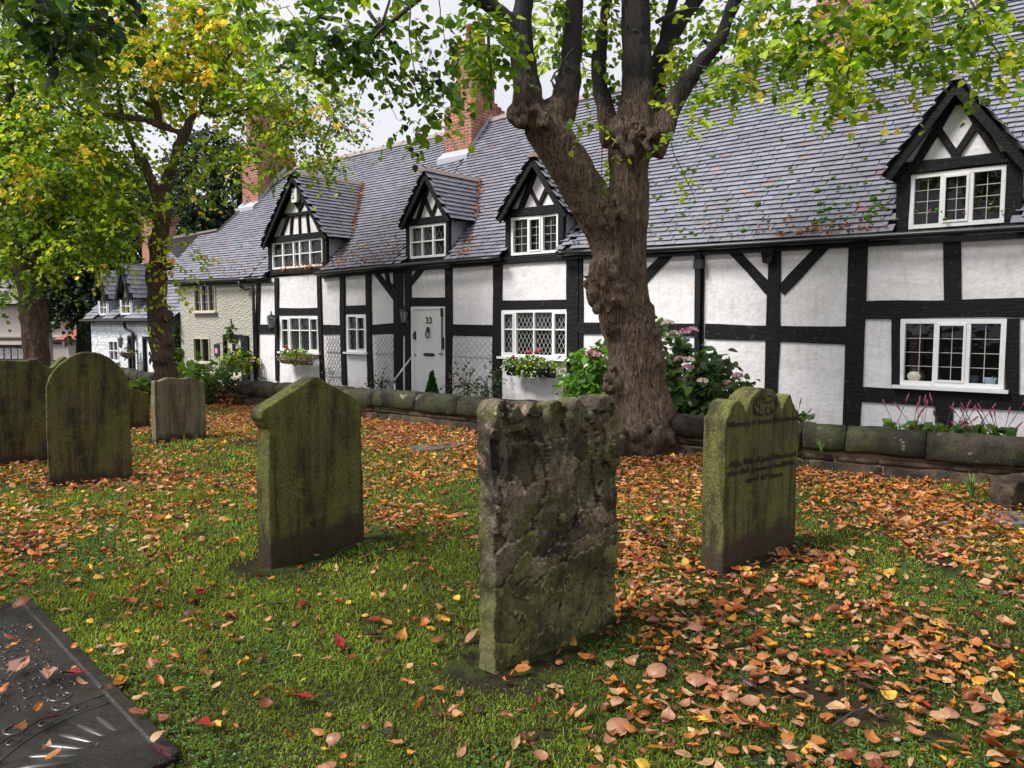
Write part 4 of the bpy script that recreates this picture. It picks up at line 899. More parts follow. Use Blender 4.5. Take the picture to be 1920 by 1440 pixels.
class Crown:
    def __init__(s, seed): s.V, s.f1, s.f2, s.C, s.n = [], [], [], [], 0; s.r = np.random.default_rng(seed); s.tw = MB(); s.hi = False
    def twigs(s, cx, cy, Dp, rx, ry, rd, nt, pal, size=.08, ln=.45, droop=.5, k=8, center=None, tube=.35, shell=.0):
        """nt leafy twigs in an ellipsoid, centre given by photograph pixel and distance; rx, ry in pixels, rd in metres"""
        r = s.r; c = np.array(center) if center is not None else D(cx, cy, Dp); m = Dp/F; R3 = np.array([rx*m, rd, ry*m])
        d = r.normal(size=(nt, 3)); d /= np.linalg.norm(d, axis=1)[:, None]; rad = r.random(nt)[:, None]**(1/3); rad = shell+(1-shell)*rad
        p0 = c+d*rad*R3; dirs = d*.8+r.normal(0, .5, (nt, 3)); dirs[:, 2] = dirs[:, 2]*.5; dirs /= np.linalg.norm(dirs, axis=1)[:, None]
        ll = ln*r.uniform(.6, 1.3, nt); cc = pick(pal, nt, r)
        P, T, Nn, S, C = [], [], [], [], []
        for j in range(k):
            t = (j+.7)/k; q = p0+dirs*(ll*t)[:, None]; q[:, 2] -= droop*ll*t*t
            sidev = np.cross(dirs, [0, 0, 1.])*(1 if j % 2 else -1); tip = dirs*.6+sidev*.8+np.array([0, 0, -.55])+r.normal(0, .35, (nt, 3))
            P.append(q+r.normal(0, size*.25, (nt, 3))); T.append(tip); Nn.append(np.array([0, 0, 1.])+r.normal(0, .55, (nt, 3))); S.append(size*r.uniform(.65, 1.2, nt)); C.append(np.clip(cc*(1+r.normal(0, .14, (nt, 1))), .003, .9))
        s.put(np.concatenate(P), np.concatenate(T), np.concatenate(Nn), np.concatenate(S), np.concatenate(C))
        for i in range(int(nt*tube)):
            e = p0[i]+dirs[i]*ll[i]; e = (e[0], e[1], e[2]-droop*ll[i]); mid = p0[i]+dirs[i]*ll[i]*.5; mid = (mid[0], mid[1], mid[2]-droop*ll[i]*.25)
            st = p0[i]-dirs[i]*ll[i]*.5; s.tw.tube([st, p0[i], mid, e], [size*.06, size*.05, size*.04, size*.02], 3, False)
    def put(s, P, T, Nn, S, C):
        V, (a, b), c = cloud(P, T, Nn, S, C, s.hi); s.V.append(V); s.f1.append(a+s.n); s.f2.append(b+s.n); s.C.append(c); s.n += len(V)
    def build(s, name, parent, org=(0, 0, 0), mat='foliage', twigs=True):
        V = np.concatenate(s.V)-np.array(org); o = link(name, npmesh(name, V, [np.concatenate(s.f1), np.concatenate(s.f2)], M[mat], np.concatenate(s.C)), parent)
        if twigs and s.tw.v:
            s.tw.v = [(v[0]-org[0], v[1]-org[1], v[2]-org[2]) for v in s.tw.v]; s.tw.build('twigs', M['twig_bark'], parent, True)['kind'] = 'stuff'
        return o
def chain(m, pts, n=14):
    """pts: (pixel x, pixel y, distance, radius in px) -> tapered tube in the world"""
    P = [D(x, y, d) for x, y, d, r in pts]; Rr = [r*d/F*(.88 if d > 13 else 1) for x, y, d, r in pts]
    # catmull resample
    Q, q = [], []
    for i in range(len(P)-1):
        a, b, c, e = P[max(i-1, 0)], P[i], P[i+1], P[min(i+2, len(P)-1)]
        for t in np.linspace(0, 1, 5)[:-1]:
            Q.append(.5*((2*b)+(c-a)*t+(2*a-5*b+4*c-e)*t*t+(-a+3*b-3*c+e)*t**3)); q.append(Rr[i]+(Rr[i+1]-Rr[i])*t)
    Q.append(P[-1]); q.append(Rr[-1]); m.tube(Q, q, n)
def tree_mesh(chains, balls, name, mat, parent, org, voxel=.03, ridge=.02, vs=(11, 11, 1.6), sm_=6, nod=()):
    m = MB()
    for c in chains: chain(m, c)
    for x, y, d, r, sq in balls: p = D(x, y, d); m.ball(p, r*d/F, 12, 9, sq)
    for (x, y, d, rx, ry, nn_, r0, r1) in nod:
        for k in range(nn_):
            a_ = random.uniform(0, 6.28); q_ = random.random()**.5; p = D(x+rx*q_*math.cos(a_), y+ry*q_*math.sin(a_), d+random.uniform(-.1, .12)); m.ball(p, random.uniform(r0, r1), 8, 6, (1, 1, random.uniform(.8, 1.6)))
    V, Nn, Fs = remesh(m, voxel, sm_)
    h = 1-np.abs(fbm(V*np.array(vs), 31, 4)); low = fbm(V*3.2, 8, 3); V = V+Nn*((h-.6)*ridge+low*ridge*1.2)[:, None]-np.array(org)
    return link(name, npmesh(name, V, Fs, M[mat], smooth=True), parent)
# ---- the big lime tree
g0 = G(1205, 858); DT = float(g0[1])+.45; org = (float(D(1205, 700, DT)[0]), DT, 0)
big = empty('lime_tree', org, label='big gnarled lime tree with forked trunk standing between the headstones', cat='tree')
tree_mesh([
    [(1222, 900, DT, 92), (1216, 850, DT, 84), (1208, 800, DT, 63), (1200, 740, DT, 54), (1193, 680, DT, 52), (1182, 620, DT, 50), (1166, 560, DT, 50), (1162, 500, DT, 49), (1167, 450, DT, 47), (1176, 400, DT, 42), (1181, 340, DT, 37), (1184, 280, DT, 40), (1188, 235, DT, 36)],
    [(1150, 480, DT-.05, 40), (1128, 420, DT-.1, 40), (1096, 360, DT-.2, 40), (1064, 300, DT-.25, 37), (1032, 252, DT-.3, 37), (1008, 222, DT-.3, 36)],
    [(990, 225, DT-.35, 26), (990, 170, DT-.4, 27), (978, 110, DT-.4, 23), (978, 50, DT-.4, 19), (982, -20, DT-.4, 18), (985, -160, DT-.4, 15), (1000, -420, DT, 10)],
    [(980, 120, DT-.4, 17), (960, 55, DT-.45, 16), (925, 15, DT-.5, 15), (880, -10, DT-.6, 13), (800, -60, DT-.9, 9)],
    [(1040, 240, DT-.2, 30), (1060, 190, DT-.2, 24), (1070, 110, DT-.2, 19), (1077, 30, DT-.15, 18), (1080, -60, DT-.1, 16), (1090, -260, DT, 11), (1100, -500, DT, 6)],
    [(1150, 270, DT+.1, 20), (1134, 200, DT+.15, 15), (1123, 120, DT+.2, 14), (1128, 60, DT+.2, 12), (1142, -20, DT+.2, 11), (1150, -200, DT+.2, 8)],
    [(1190, 260, DT-.05, 40), (1194, 190, DT-.05, 30), (1194, 100, DT-.05, 28), (1190, 0, DT, 27), (1190, -150, DT, 22), (1200, -500, DT, 12)],
    [(1225, 260, DT+.05, 24), (1236, 210, DT+.1, 18), (1234, 150, DT+.25, 15), (1243, 90, DT+.3, 15), (1270, 50, DT+.35, 14), (1300, 5, DT+.4, 12), (1340, -80, DT+.5, 9)],
    [(1238, 120, DT+.25, 13), (1246, 60, DT+.3, 9), (1262, 0, DT+.3, 8), (1270, -100, DT+.3, 6)],
    [(1220, 290, DT-.1, 26), (1250, 225, DT-.15, 20), (1282, 165, DT-.2, 16), (1318, 115, DT-.25, 15), (1352, 65, DT-.3, 14), (1376, 5, DT-.4, 13), (1420, -80, DT-.6, 9)],
    [(1090, 884, DT+.1, 8), (1140, 866, DT-.1, 24), (1172, 815, DT, 32)], [(1185, 900, DT-.45, 26), (1196, 860, DT-.3, 36), (1205, 790, DT-.1, 30)], [(1345, 884, DT+.1, 8), (1285, 856, DT, 24), (1235, 790, DT, 30)], [(1255, 898, DT-.35, 22), (1240, 855, DT-.25, 30), (1222, 800, DT-.05, 26)],
    [(1000, -300, DT, 10), (860, -420, DT+1, 5)], [(1200, -400, DT, 12), (1420, -560, DT+1, 5)], [(985, -160, DT-.4, 12), (800, -330, DT-1.5, 5)], [(1190, -200, DT, 14), (1560, -330, DT-1, 6)],
], [(1134, 534, DT-.2, 36, (1, .9, 1.3)), (1150, 556, DT-.30, 28, (1, .9, 1)), (1124, 556, DT-.2, 24, (1, 1, 1.2)), (1130, 500, DT-.2, 26, (1, 1, 1.2)), (1148, 590, DT-.2, 26, (.9, 1, 1.6)), (1228, 650, DT-.1, 18, (.8, .9, 2.6)), (1216, 600, DT-.05, 16, (.8, .9, 2.2)), (1154, 720, DT-.05, 15, (.9, 1, 2.4)), (1000, 212, DT-.3, 33, (1.05, 1, .8)), (970, 215, DT-.3, 20, (1, 1, .9)), (1040, 205, DT-.3, 26, (1, 1, .8)), (1194, 262, DT-.1, 34, (1, 1, 1.3)), (1154, 246, DT-.1, 16, (1, 1, 1.5)), (1234, 236, DT-.1, 19, (1, 1, 1.4)), (1200, 830, DT-.32, 38, (1.1, .8, 1.1)), (1260, 835, DT-.2, 24, (1, 1, 1.1)), (1164, 400, DT-.3, 16, (1, .8, .7)), (1150, 790, DT, 18, (.8, 1, 1.2))],
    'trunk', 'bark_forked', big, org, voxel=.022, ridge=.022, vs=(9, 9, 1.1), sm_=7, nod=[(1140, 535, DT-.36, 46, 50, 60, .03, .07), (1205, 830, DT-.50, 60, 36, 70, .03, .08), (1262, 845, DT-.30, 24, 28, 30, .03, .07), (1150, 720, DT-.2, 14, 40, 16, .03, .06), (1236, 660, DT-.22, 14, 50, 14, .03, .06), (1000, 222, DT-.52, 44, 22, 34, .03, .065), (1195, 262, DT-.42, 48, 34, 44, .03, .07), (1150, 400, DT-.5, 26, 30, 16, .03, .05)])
cw = Crown(5); cw.hi = True
A = [(GREEN, 5), (MID, 2), (LIME, 2.5), (YEL, .15)]; Bp = [(LIME, 5), (GREEN, 3), (YEL, .35)]; Cp = [(MID, 5), (GREEN, 3), (DARK, 2), (YEL, .2)]
for (cx, cy, Dp, rx, ry, rd, nt, pal, sz) in [
    (520, 20, 8, 95, 45, 1, 55, A, .085), (610, 70, 7.6, 95, 60, .8, 90, Cp, .085), (700, 40, 7.6, 60, 50, .8, 45, Cp, .085), (560, 130, 8, 60, 35, .8, 26, A, .08), (700, 130, 7.8, 45, 30, .5, 22, Cp, .075),
    (770, 60, 7.4, 22, 50, .3, 9, Cp, .07), (760, 150, 7.4, 35, 40, .4, 16, Cp, .065), (800, 110, 7.4, 40, 40, .4, 18, Cp, .07), (830, 185, 7.4, 30, 35, .3, 22, A, .075), (800, 220, 7.4, 30, 25, .3, 12, A, .075), (740, 185, 7.4, 22, 22, .3, 8, Cp, .065), (745, 238, 7.4, 8, 16, .2, 3, Cp, .06),
    (890, 60, 8.2, 60, 60, .8, 85, A, .085), (905, 120, 7.8, 40, 30, .5, 34, A, .085), (1020, 40, 10, 35, 60, .8, 36, A, .09), (1040, 110, 9.8, 28, 40, .6, 16, A, .08), (1105, 110, 9.8, 20, 70, .6, 24, A, .08), (1100, 30, 10, 40, 40, .6, 30, A, .085),
    (1150, 50, 10, 25, 50, .6, 18, A, .085), (1235, 60, 10.4, 40, 60, .8, 40, Bp, .085), (1300, 100, 10.2, 45, 45, .7, 40, A, .08), (1245, 130, 10, 30, 40, .5, 22, Bp, .08),
    (1370, 30, 10, 60, 45, .9, 50, A, .085), (1460, 30, 8.4, 70, 45, .9, 60, A, .085), (1530, 60, 7.6, 60, 45, .7, 60, A, .08), (1420, 120, 8, 50, 28, .5, 22, Bp, .075), (1360, 150, 8.2, 45, 28, .5, 26, Bp, .075), (1600, 60, 7.6, 60, 50, .8, 62, Bp, .08), (1570, 130, 7.6, 55, 40, .5, 44, Bp, .075), (1545, 170, 7.4, 40, 25, .3, 18, Bp, .07), (1620, 160, 7.4, 30, 30, .3, 14, Bp, .07), (1600, 205, 7.4, 20, 12, .2, 4, Bp, .07),
    (1700, 30, 7, 60, 40, .7, 50, A, .08), (1720, 100, 7, 26, 45, .4, 18, A, .075), (1722, 160, 7, 12, 18, .3, 3, Bp, .07), (1800, 25, 6.8, 60, 35, .7, 34, A, .08), (1870, 60, 6.8, 50, 50, .7, 46, Bp, .08), (1870, 110, 6.6, 30, 20, .4, 11, Bp, .07), (1900, 140, 6.6, 22, 22, .4, 7, Bp, .07), (1835, 168, 6.6, 12, 14, .2, 2, Bp, .06),
    (1290, 235, 8.8, 12, 20, .2, 4, Bp, .075), (1245, 205, 8.9, 10, 20, .2, 4, A, .07), (1250, 262, 8.8, 10, 18, .2, 4, A, .07), (1275, 335, 8.8, 14, 25, .2, 5, A, .06), (1105, 235, 8.8, 14, 14, .2, 5, A, .075), (1135, 320, 8.8, 6, 30, .15, 4, Bp, .06), (1090, 240, 8.7, 10, 8, .2, 2, A, .08),
    (1000, -300, 9, 300, 120, 2., 120, A, .1), (1350, -260, 9, 300, 100, 2., 100, A, .1), (1750, -90, 8, 220, 70, 1.5, 110, A, .1), (700, -120, 8, 220, 70, 1.5, 110, A, .1)]:
    cw.twigs(cx, cy, Dp, rx*.8, ry*.75, rd, max(2, int(nt*(.62 if cx < 960 else .8))), pal, sz, ln=.30, droop=.5, k=7)
for pts, r0 in [([(820, -30, 7.7), (760, 20, 7.7), (720, 50, 7.7), (700, 75, 7.8), (672, 80, 7.8)], 5), ([(690, 20, 7.8), (715, 55, 7.8), (735, -20, 7.8)], 4), ([(640, 40, 7.9), (600, 30, 7.9), (560, 50, 8), (520, 45, 8)], 5), ([(768, 0, 7.4), (768, 90, 7.4), (780, 140, 7.4), (800, 165, 7.4)], 1.5), ([(823, 0, 7.4), (828, 50, 7.4), (838, 90, 7.4)], 1.2), ([(718, 110, 7.5), (718, 160, 7.5), (728, 190, 7.5), (745, 225, 7.4)], 1),
                ([(918, 40, 8), (916, 90, 8), (920, 130, 8), (921, 205, 8)], 3.5), ([(918, 45, 8), (885, 75, 8), (860, 115, 8), (845, 150, 8)], 2.2), ([(1670, -20, 7.2), (1672, 60, 7.2), (1678, 145, 7.2)], 2), ([(1440, 0, 8.2), (1470, 45, 8), (1510, 75, 7.8)], 2), ([(1255, 250, 8.8), (1262, 290, 8.8), (1285, 330, 8.8), (1305, 380, 8.8)], 1), ([(1130, 250, 8.7), (1128, 320, 8.7), (1135, 400, 8.6)], 1), ([(1820, 0, 6.8), (1850, 60, 6.8), (1880, 130, 6.6)], 2), ([(1230, 40, 9.6), (1275, 20, 9.6), (1310, 15, 9.6)], 4), ([(1072, 130, 8.6), (1052, 110, 8.6), (1045, 160, 8.6)], 1), ([(1040, 165, 8.6), (1033, 150, 8.6), (1055, 115, 8.6), (1075, 90, 8.6)], 2.4), ([(1600, 0, 7.5), (1605, 70, 7.5), (1590, 140, 7.4), (1600, 200, 7.4)], 1.3), ([(1300, 120, 9), (1340, 130, 8.8), (1420, 122, 8.2)], 1.5)]:
    P = [D(*p) for p in pts]; Q = []
    for i in range(len(P)-1):
        for t in np.linspace(0, 1, 4)[:-1]: Q.append(P[i]*(1-t)+P[i+1]*t+rng.normal(0, .006, 3))
    Q.append(P[-1]); cw.tw.tube(Q, [r0*pts[0][2]/F*(1-.6*i/len(Q)) for i in range(len(Q))], 6)
cw.build('crown', big, org)
# ---- middle tree (yellowing)
org = (float(D(310, 700, 15)[0]), 15, 0); t2 = empty('lime_tree', org, label='slender knobbly tree with yellowing leaves behind the small waved headstone', cat='tree')
tree_mesh([[(322, 790, 15, 36), (318, 740, 15, 30), (310, 690, 15, 23), (303, 640, 15, 21), (298, 590, 15, 20), (295, 540, 15, 21), (296, 490, 15, 20), (300, 440, 15, 18), (302, 400, 15, 18), (305, 370, 15, 17)],
    [(300, 400, 15, 13), (288, 350, 15, 11), (270, 310, 15, 10), (250, 270, 15.2, 8), (235, 240, 15.2, 6), (225, 200, 15.4, 5), (215, 120, 15.6, 3)],
    [(308, 380, 15, 15), (316, 330, 15, 12), (330, 290, 15, 11), (345, 250, 15, 10), (358, 225, 15, 8), (372, 210, 15, 7)], [(345, 250, 15, 7), (300, 235, 14.9, 7), (270, 225, 14.8, 6), (200, 217, 14.6, 5), (120, 215, 14.3, 3)],
    [(300, 240, 15, 7), (292, 190, 15, 6), (292, 130, 15, 5), (285, 60, 15, 3)], [(372, 210, 15, 6), (400, 180, 15, 4), (420, 120, 15, 3)], [(372, 212, 15, 5), (420, 215, 14.8, 3.5), (480, 200, 14.6, 2)], [(300, 210, 15, 5), (230, 160, 15, 4), (180, 110, 15, 3)], [(300, 340, 15, 4), (330, 320, 14.8, 3), (360, 325, 14.6, 2)], [(270, 225, 15, 4), (220, 190, 14.9, 3), (130, 130, 14.8, 2)], [(440, 90, 15, 2), (400, 150, 15, 3), (372, 205, 15, 4)]],
    [(302, 670, 14.8, 17, (1, 1, .8)), (290, 615, 14.9, 12, (1, 1, 1)), (312, 590, 14.85, 13, (1, 1, .9)), (306, 470, 14.9, 13, (1, 1, .9)), (290, 530, 14.9, 12, (1, 1, 1.3)), (300, 405, 14.9, 19, (1, 1, .7)), (288, 560, 14.9, 12, (1, 1, .9)), (312, 640, 14.85, 10, (1, 1, .9)), (318, 500, 14.85, 10, (1, 1, .9))], 'trunk', 'bark', t2, org, voxel=.03, ridge=.03, vs=(8, 8, 2))
cw = Crown(6); Y = [(YEL, 1.3), (LIME, 4), (GREEN, 4), (OCH, .3)]; Yg = [(LIME, 5.5), (GREEN, 5), (YEL, .9)]; Ye = [(MUTED, 3), (GREEN, 3), (OCH, .8), (LIME, 1)]; YY = [(YEL, 5), (OCH, 2), (LIME, 4)]
for (cx, cy, Dp, rx, ry, rd, nt, pal, sz) in [
    (300, 60, 15.5, 150, 80, 1.6, 420, Yg, .12), (200, 160, 15.2, 140, 60, 1.6, 260, Yg, .12), (330, 150, 15.5, 120, 50, 1.4, 240, Y, .12), (430, 110, 15.4, 90, 80, 1.3, 300, Yg, .12), (480, 200, 15, 90, 50, 1, 230, Yg, .11), (400, 60, 15, 60, 40, 1, 110, Y, .12), (270, 50, 14.4, 35, 30, .6, 50, YY, .12), (300, 120, 14.3, 35, 14, .5, 44, YY, .12), (395, 140, 14.4, 30, 12, .5, 34, YY, .12), (440, 60, 14.4, 20, 14, .5, 16, YY, .12), (240, 62, 14.3, 20, 12, .5, 18, YY, .12), (385, 75, 14.3, 16, 25, .4, 14, YY, .12),
    (560, 170, 14.6, 80, 40, .8, 130, Yg, .10), (600, 230, 14.4, 55, 35, .6, 80, Ye, .09), (560, 270, 14.4, 60, 35, .6, 90, Yg, .095), (640, 200, 14.2, 30, 35, .5, 50, Ye, .085), (500, 290, 14.4, 60, 30, .6, 70, Yg, .1), (610, 310, 14.2, 32, 18, .4, 34, Yg, .09), (650, 245, 14.2, 14, 25, .3, 18, Ye, .08), (400, 290, 14.8, 60, 30, .6, 60, Yg, .1), (430, 350, 14.6, 45, 18, .5, 26, Yg, .095), (350, 385, 14.6, 50, 14, .5, 18, Yg, .09), (340, 340, 14.8, 40, 40, .6, 30, Yg, .1), (220, 280, 15, 60, 60, 1, 130, Yg, .11),
    (330, 520, 14.6, 26, 45, .35, 26, YY+[(LIME, 7)], .095), (350, 470, 14.6, 30, 25, .3, 16, YY+[(LIME, 9)], .09), (275, 590, 14.6, 14, 30, .3, 9, YY+[(LIME, 2)], .095), (275, 470, 14.6, 10, 40, .3, 7, YY+[(LIME, 2)], .09), (300, 520, 14.5, 20, 60, .2, 8, YY, .08), (340, 440, 14.7, 20, 14, .3, 6, Yg, .09), (300, -100, 16, 250, 80, 2, 300, Yg, .13)]:
    cw.twigs(cx, cy, Dp, rx*.95, ry*.95, rd, max(3, int(nt*.68)), pal, sz*.8, ln=.42, droop=.4, k=8, tube=.45)
cw.build('crown', t2, org)
# ---- left tree
org = (float(D(65, 700, 14)[0]), 14, 0); t3 = empty('lime_tree', org, label='stout tree with dense green leaves rising behind the broad headstone at left', cat='tree')
tree_mesh([[(74, 800, 14, 38), (70, 740, 14, 31), (69, 680, 14, 27), (66, 620, 14, 25), (62, 570, 14, 25), (56, 520, 14, 25), (50, 480, 14, 28), (44, 430, 14, 26), (40, 380, 14.2, 22), (30, 300, 14.5, 16), (20, 200, 15, 10), (20, 80, 15, 6)],
    [(62, 500, 14, 20), (72, 460, 14, 17), (90, 410, 14, 14), (110, 350, 14, 12), (130, 310, 14, 9), (150, 280, 13.8, 6), (170, 200, 13.6, 3)], [(110, 350, 14, 8), (125, 380, 13.9, 7), (120, 330, 14, 5)], [(40, 420, 14, 10), (0, 370, 14, 7), (-60, 300, 14, 5)]],
    [(68, 505, 13.85, 24, (1, 1, .8))], 'trunk', 'bark', t3, org, voxel=.035, ridge=.03, vs=(8, 8, 1.3))
cw = Crown(7); Lg = [(GREEN, 5), (LIME, 4), (MID, 1.5)]; Ly = [(YEL, 1.3), (LIME, 3), (GREEN, 4)]
for (cx, cy, Dp, rx, ry, rd, nt, pal, sz) in [
    (60, 180, 15.5, 130, 110, 1.8, 520, [(MID, 2), (GREEN, 5), (LIME, 1)], .12), (100, 330, 14.8, 130, 80, 1.2, 420, Lg, .12), (40, 420, 14, 80, 60, .9, 260, Lg, .12), (150, 420, 14.2, 75, 55, .9, 240, Lg, .11), (100, 260, 13.4, 110, 60, .6, 130, Lg, .11), (90, 320, 13.2, 70, 25, .5, 70, Ly, .11), (30, 330, 13.2, 60, 34, .5, 26, YY, .10), (150, 280, 13.2, 35, 18, .4, 16, YY, .10), (210, 440, 13.6, 45, 35, .6, 60, Lg, .1), (230, 380, 13.8, 35, 40, .6, 50, [(LIME, 4), (GREEN, 4)], .1), (140, 465, 13.2, 55, 24, .5, 50, Lg, .1), (40, 490, 13.2, 60, 30, .6, 50, Lg, .1), (10, 520, 14.2, 26, 40, .6, 36, [(LIME, 4), (GREEN, 3)], .1), (110, 200, 13.5, 60, 30, .5, 40, Ly, .11), (195, 90, 14, 60, 50, .8, 80, Ly, .11), (80, 60, 14.5, 120, 70, 1.2, 260, Lg, .12), (200, 500, 13.4, 20, 14, .3, 8, Ly, .09), (95, 540, 13.3, 12, 10, .2, 4, Lg, .09), (-120, 250, 14.5, 160, 220, 2, 420, Lg, .13), (60, -100, 15, 250, 90, 2, 260, Lg, .13)]:
    cw.twigs(cx, cy, Dp, rx, ry, rd, max(3, int(nt*.85)), pal, sz*.8, ln=.42, droop=.6, k=8, tube=.35)
cw.build('crown', t3, org)
# ---- near overhanging branch, from a tree standing left of the photographer
org = (-4.6, 3.6, 0); t4 = empty('beech_tree', org, label='dark glossy branch of a near tree hanging into the top left corner', cat='tree')
m = MB(); m.tube([(-4.6, 3.6, -.2), (-4.6, 3.6, 1.5), (-4.5, 3.7, 3.2), (-4.4, 3.8, 6)], [.3, .22, .2, .1], 14)
p1 = D(-40, -60, 4.3); p2 = D(30, 10, 4.2); p3 = D(120, 30, 4.1); p4 = D(200, 70, 4.0)
m.tube([(-4.5, 3.7, 3.0), tuple(p1), tuple(p2), tuple(p3), tuple(p4)], [.06, .02, .010, .006, .003], 8)
V, Nn, Fs = np.array(m.v), None, m.f; mm = MB(); mm.v = [(v[0]-org[0], v[1]-org[1], v[2]) for v in m.v]; mm.f = m.f; mm.build('trunk', M['bark_dark'], t4, True)
cw = Crown(8); cw.hi = True; Dk = [((.02, .05, .012), 5), (MID, 3), (GREEN, 1)]
for a in [(130, 20, 4.2, 85, 30, .25, 26, Dk, .062), (150, 65, 4.15, 60, 26, .2, 20, Dk, .062), (60, 30, 4.3, 50, 30, .25, 14, Dk, .06), (80, 90, 4.1, 40, 14, .15, 4, Dk, .06), (120, 125, 4.1, 40, 10, .1, 3, [(GREEN, 4), (LIME, 1)], .06), (30, 145, 4.1, 5, 5, .05, 1, [(LIME, 1)], .055), (60, -60, 4.4, 200, 50, .5, 60, Dk, .065)]: cw.twigs(*a, ln=.16, droop=.5, k=5, tube=1)
cw.build('crown', t4, org)
# ---- dark evergreens far behind
def bgtree(cx, cy, Dp, rx, ry, label, pal, seed, nt, trunkx=None, sz=.18, name='evergreen_tree', blobs=()):
    c = D(cx, cy, Dp); z = gz1(c[0], c[1]); org = (float(c[0]), float(c[1]), z); o = empty(name, org, label=label, cat='tree', group='dark trees behind the cottages')
    k = Crown(seed); k.twigs(cx, cy, Dp, rx, ry, rx*Dp/F*.7, nt*2, pal, sz, ln=1., droop=.3, k=7, tube=.05, shell=.35)
    for (x, y, a, b, n) in blobs: k.twigs(x, y, Dp-1.5, a, b, a*Dp/F*.6, int(n*1.6), pal, sz*.9, ln=.8, droop=.5, k=7, tube=.05)
    k.build('crown', o, org)
    m = MB(); m.tube([(0, 0, -.3), (0, 0, 2), (.1, .1, c[2]-z), (0, 0, c[2]-z+ry*Dp/F*.6)], [.5, .35, .25, .05], 10); m.build('trunk', M['bark_dark'], o, True); return o
PK = [(PINE, 5), ((.05, .085, .045), 3), ((.015, .03, .015), 3), ((.09, .12, .06), 1)]
bgtree(150, 420, 36, 140, 140, 'dark holm oak spreading between the two left tree trunks', PK, 21, 1500, blobs=[(140, 560, 60, 40, 220), (180, 500, 60, 60, 300), (110, 520, 40, 50, 160)])
bgtree(400, 350, 46, 75, 100, 'tall dark evergreen rising behind the cream cottage roof', PK, 22, 900, blobs=[(370, 430, 50, 40, 160)])
bgtree(-20, 380, 60, 130, 170, 'dark evergreen at the far left behind the pink house', PK, 23, 800, sz=.4)
bgtree(-420, 430, 48, 160, 150, 'broad dark tree standing beyond the left edge of the lawn', PK, 24, 600, sz=.4)
bgtree(-900, 440, 50, 200, 150, 'spreading dark tree far out to the left of the graveyard', PK, 25, 600, sz=.45)
# ---------------------------------------------------------------- far houses
def house(name, label, Dp, x0, x1, yb, yt, depth, mat, mroof, ridge_y, cat='house', hole=None, gable=False):
    a, b = D(x0, yb, Dp), D(x1, yb, Dp); w = b[0]-a[0]; z0 = a[2]; z1 = D(x0, yt, Dp)[2]-z0; zr_ = D(x0, ridge_y, Dp+depth/2)[2]-z0
    o = empty(name, (a[0], Dp, z0), label=label, cat=cat); m = MB(); m.box(0, w, 0, depth, -1, z1)
    m.prism([(0, 0), (0, 0), (0, 0)], 0, 0) if 0 else None
    m.add([(0, 0, z1), (0, depth, z1), (0, depth/2, zr_-.1)], [(0, 1, 2)]); m.add([(w, 0, z1), (w, depth, z1), (w, depth/2, zr_-.1)], [(0, 2, 1)]); m.build('wall', M[mat], o)
    sl = math.hypot(depth/2+.3, zr_-z1+.1)
    for sg in (0, 1):
        def P(u, s, sg=sg):
            y = -.3+(depth/2+.3)*s/sl; y = y if not sg else depth-y; return np.stack([u, y, (z1-.1)+(zr_-z1+.1)*s/sl], 1)
        tiles(P, -.3, w+.3, sl, M['roof_tile'], 'roof', o, tw=.4, ex=.24, seed=3+sg, base=mroof, lift=.05, th=.03, flip=-1 if sg else 1)
        m = MB(); q = P(np.array([-.3, w+.3, w+.3, -.3]), np.array([0, 0, sl, sl])); m.add(q-np.array([0, 0, .02]), [(0, 1, 2, 3)]); m.build('roof_boarding', M['gutter_black'], o)
    L = lambda x, y: (D(x, y, Dp)[0]-a[0], D(x, y, Dp)[2]-z0); return o, L
def fwin(o, L, x0, x1, y0, y1, nx, ny, yy=0., frame='white_paint'):
    (a, zt), (b, zb) = L(x0, y0), L(x1, y1); f = MB(); w = .05; f.box(a, b, yy-.04, yy+.01, zb, zb+w); f.box(a, b, yy-.04, yy+.01, zt-w, zt); f.box(a, a+w, yy-.04, yy+.01, zb+w, zt-w); f.box(b-w, b, yy-.04, yy+.01, zb+w, zt-w)
    for k in range(1, nx): x = a+(b-a)*k/nx; f.box(x-.025, x+.025, yy-.035, yy+.008, zb+w, zt-w)
    for k in range(1, ny): z = zb+(zt-zb)*k/ny; f.box(a+w, b-w, yy-.03, yy+.006, z-.02, z+.02)
    q = f.build('window', M[frame], o); g = MB(); g.add([(a, yy-.008, zb), (b, yy-.008, zb), (b, yy-.008, zt), (a, yy-.008, zt)], [(0, 1, 2, 3)]); g.build('pane', M['dark_pane'], q)
simple('dark_pane', (.02, .025, .035), .08, spec=.6)
o, L = house('rendered_house', 'pink rendered house with a brick window band at the far left edge', 34, -120, 62, 720, 567, 1.6, 'pink_render', (.09, .08, .09), 520)
(a, zt), (b, zb) = L(-118, 632), L(60, 690); m = MB(); m.box(a, b, -.06, -.001, zb-.5, zt); m.build('brick_band', M['old_brick'], o); m = MB(); m.prism([(a, zt-.05), (b, zt-.05), (b, zt+.02), (a, zt+.02)], -.3, 0)
(a2, zc) = L(0, 646); m.add([(a, -.35, zc), (b, -.35, zc), (b, 0, zt+.3), (a, 0, zt+.3)], [(0, 1, 2, 3)]); m.build('porch_roof', M['ridge_tile'], o)
for x in (-22, -9, 4, 17, 30, 42): fwin(o, L, x-5, x+5, 653, 672, 2, 3, -.07)
o, L = house('rendered_house', 'pale house with a black beam seen between the two left trunks', 44, 75, 260, 735, 595, 9, 'pink_render', (.16, .16, .18), 560)
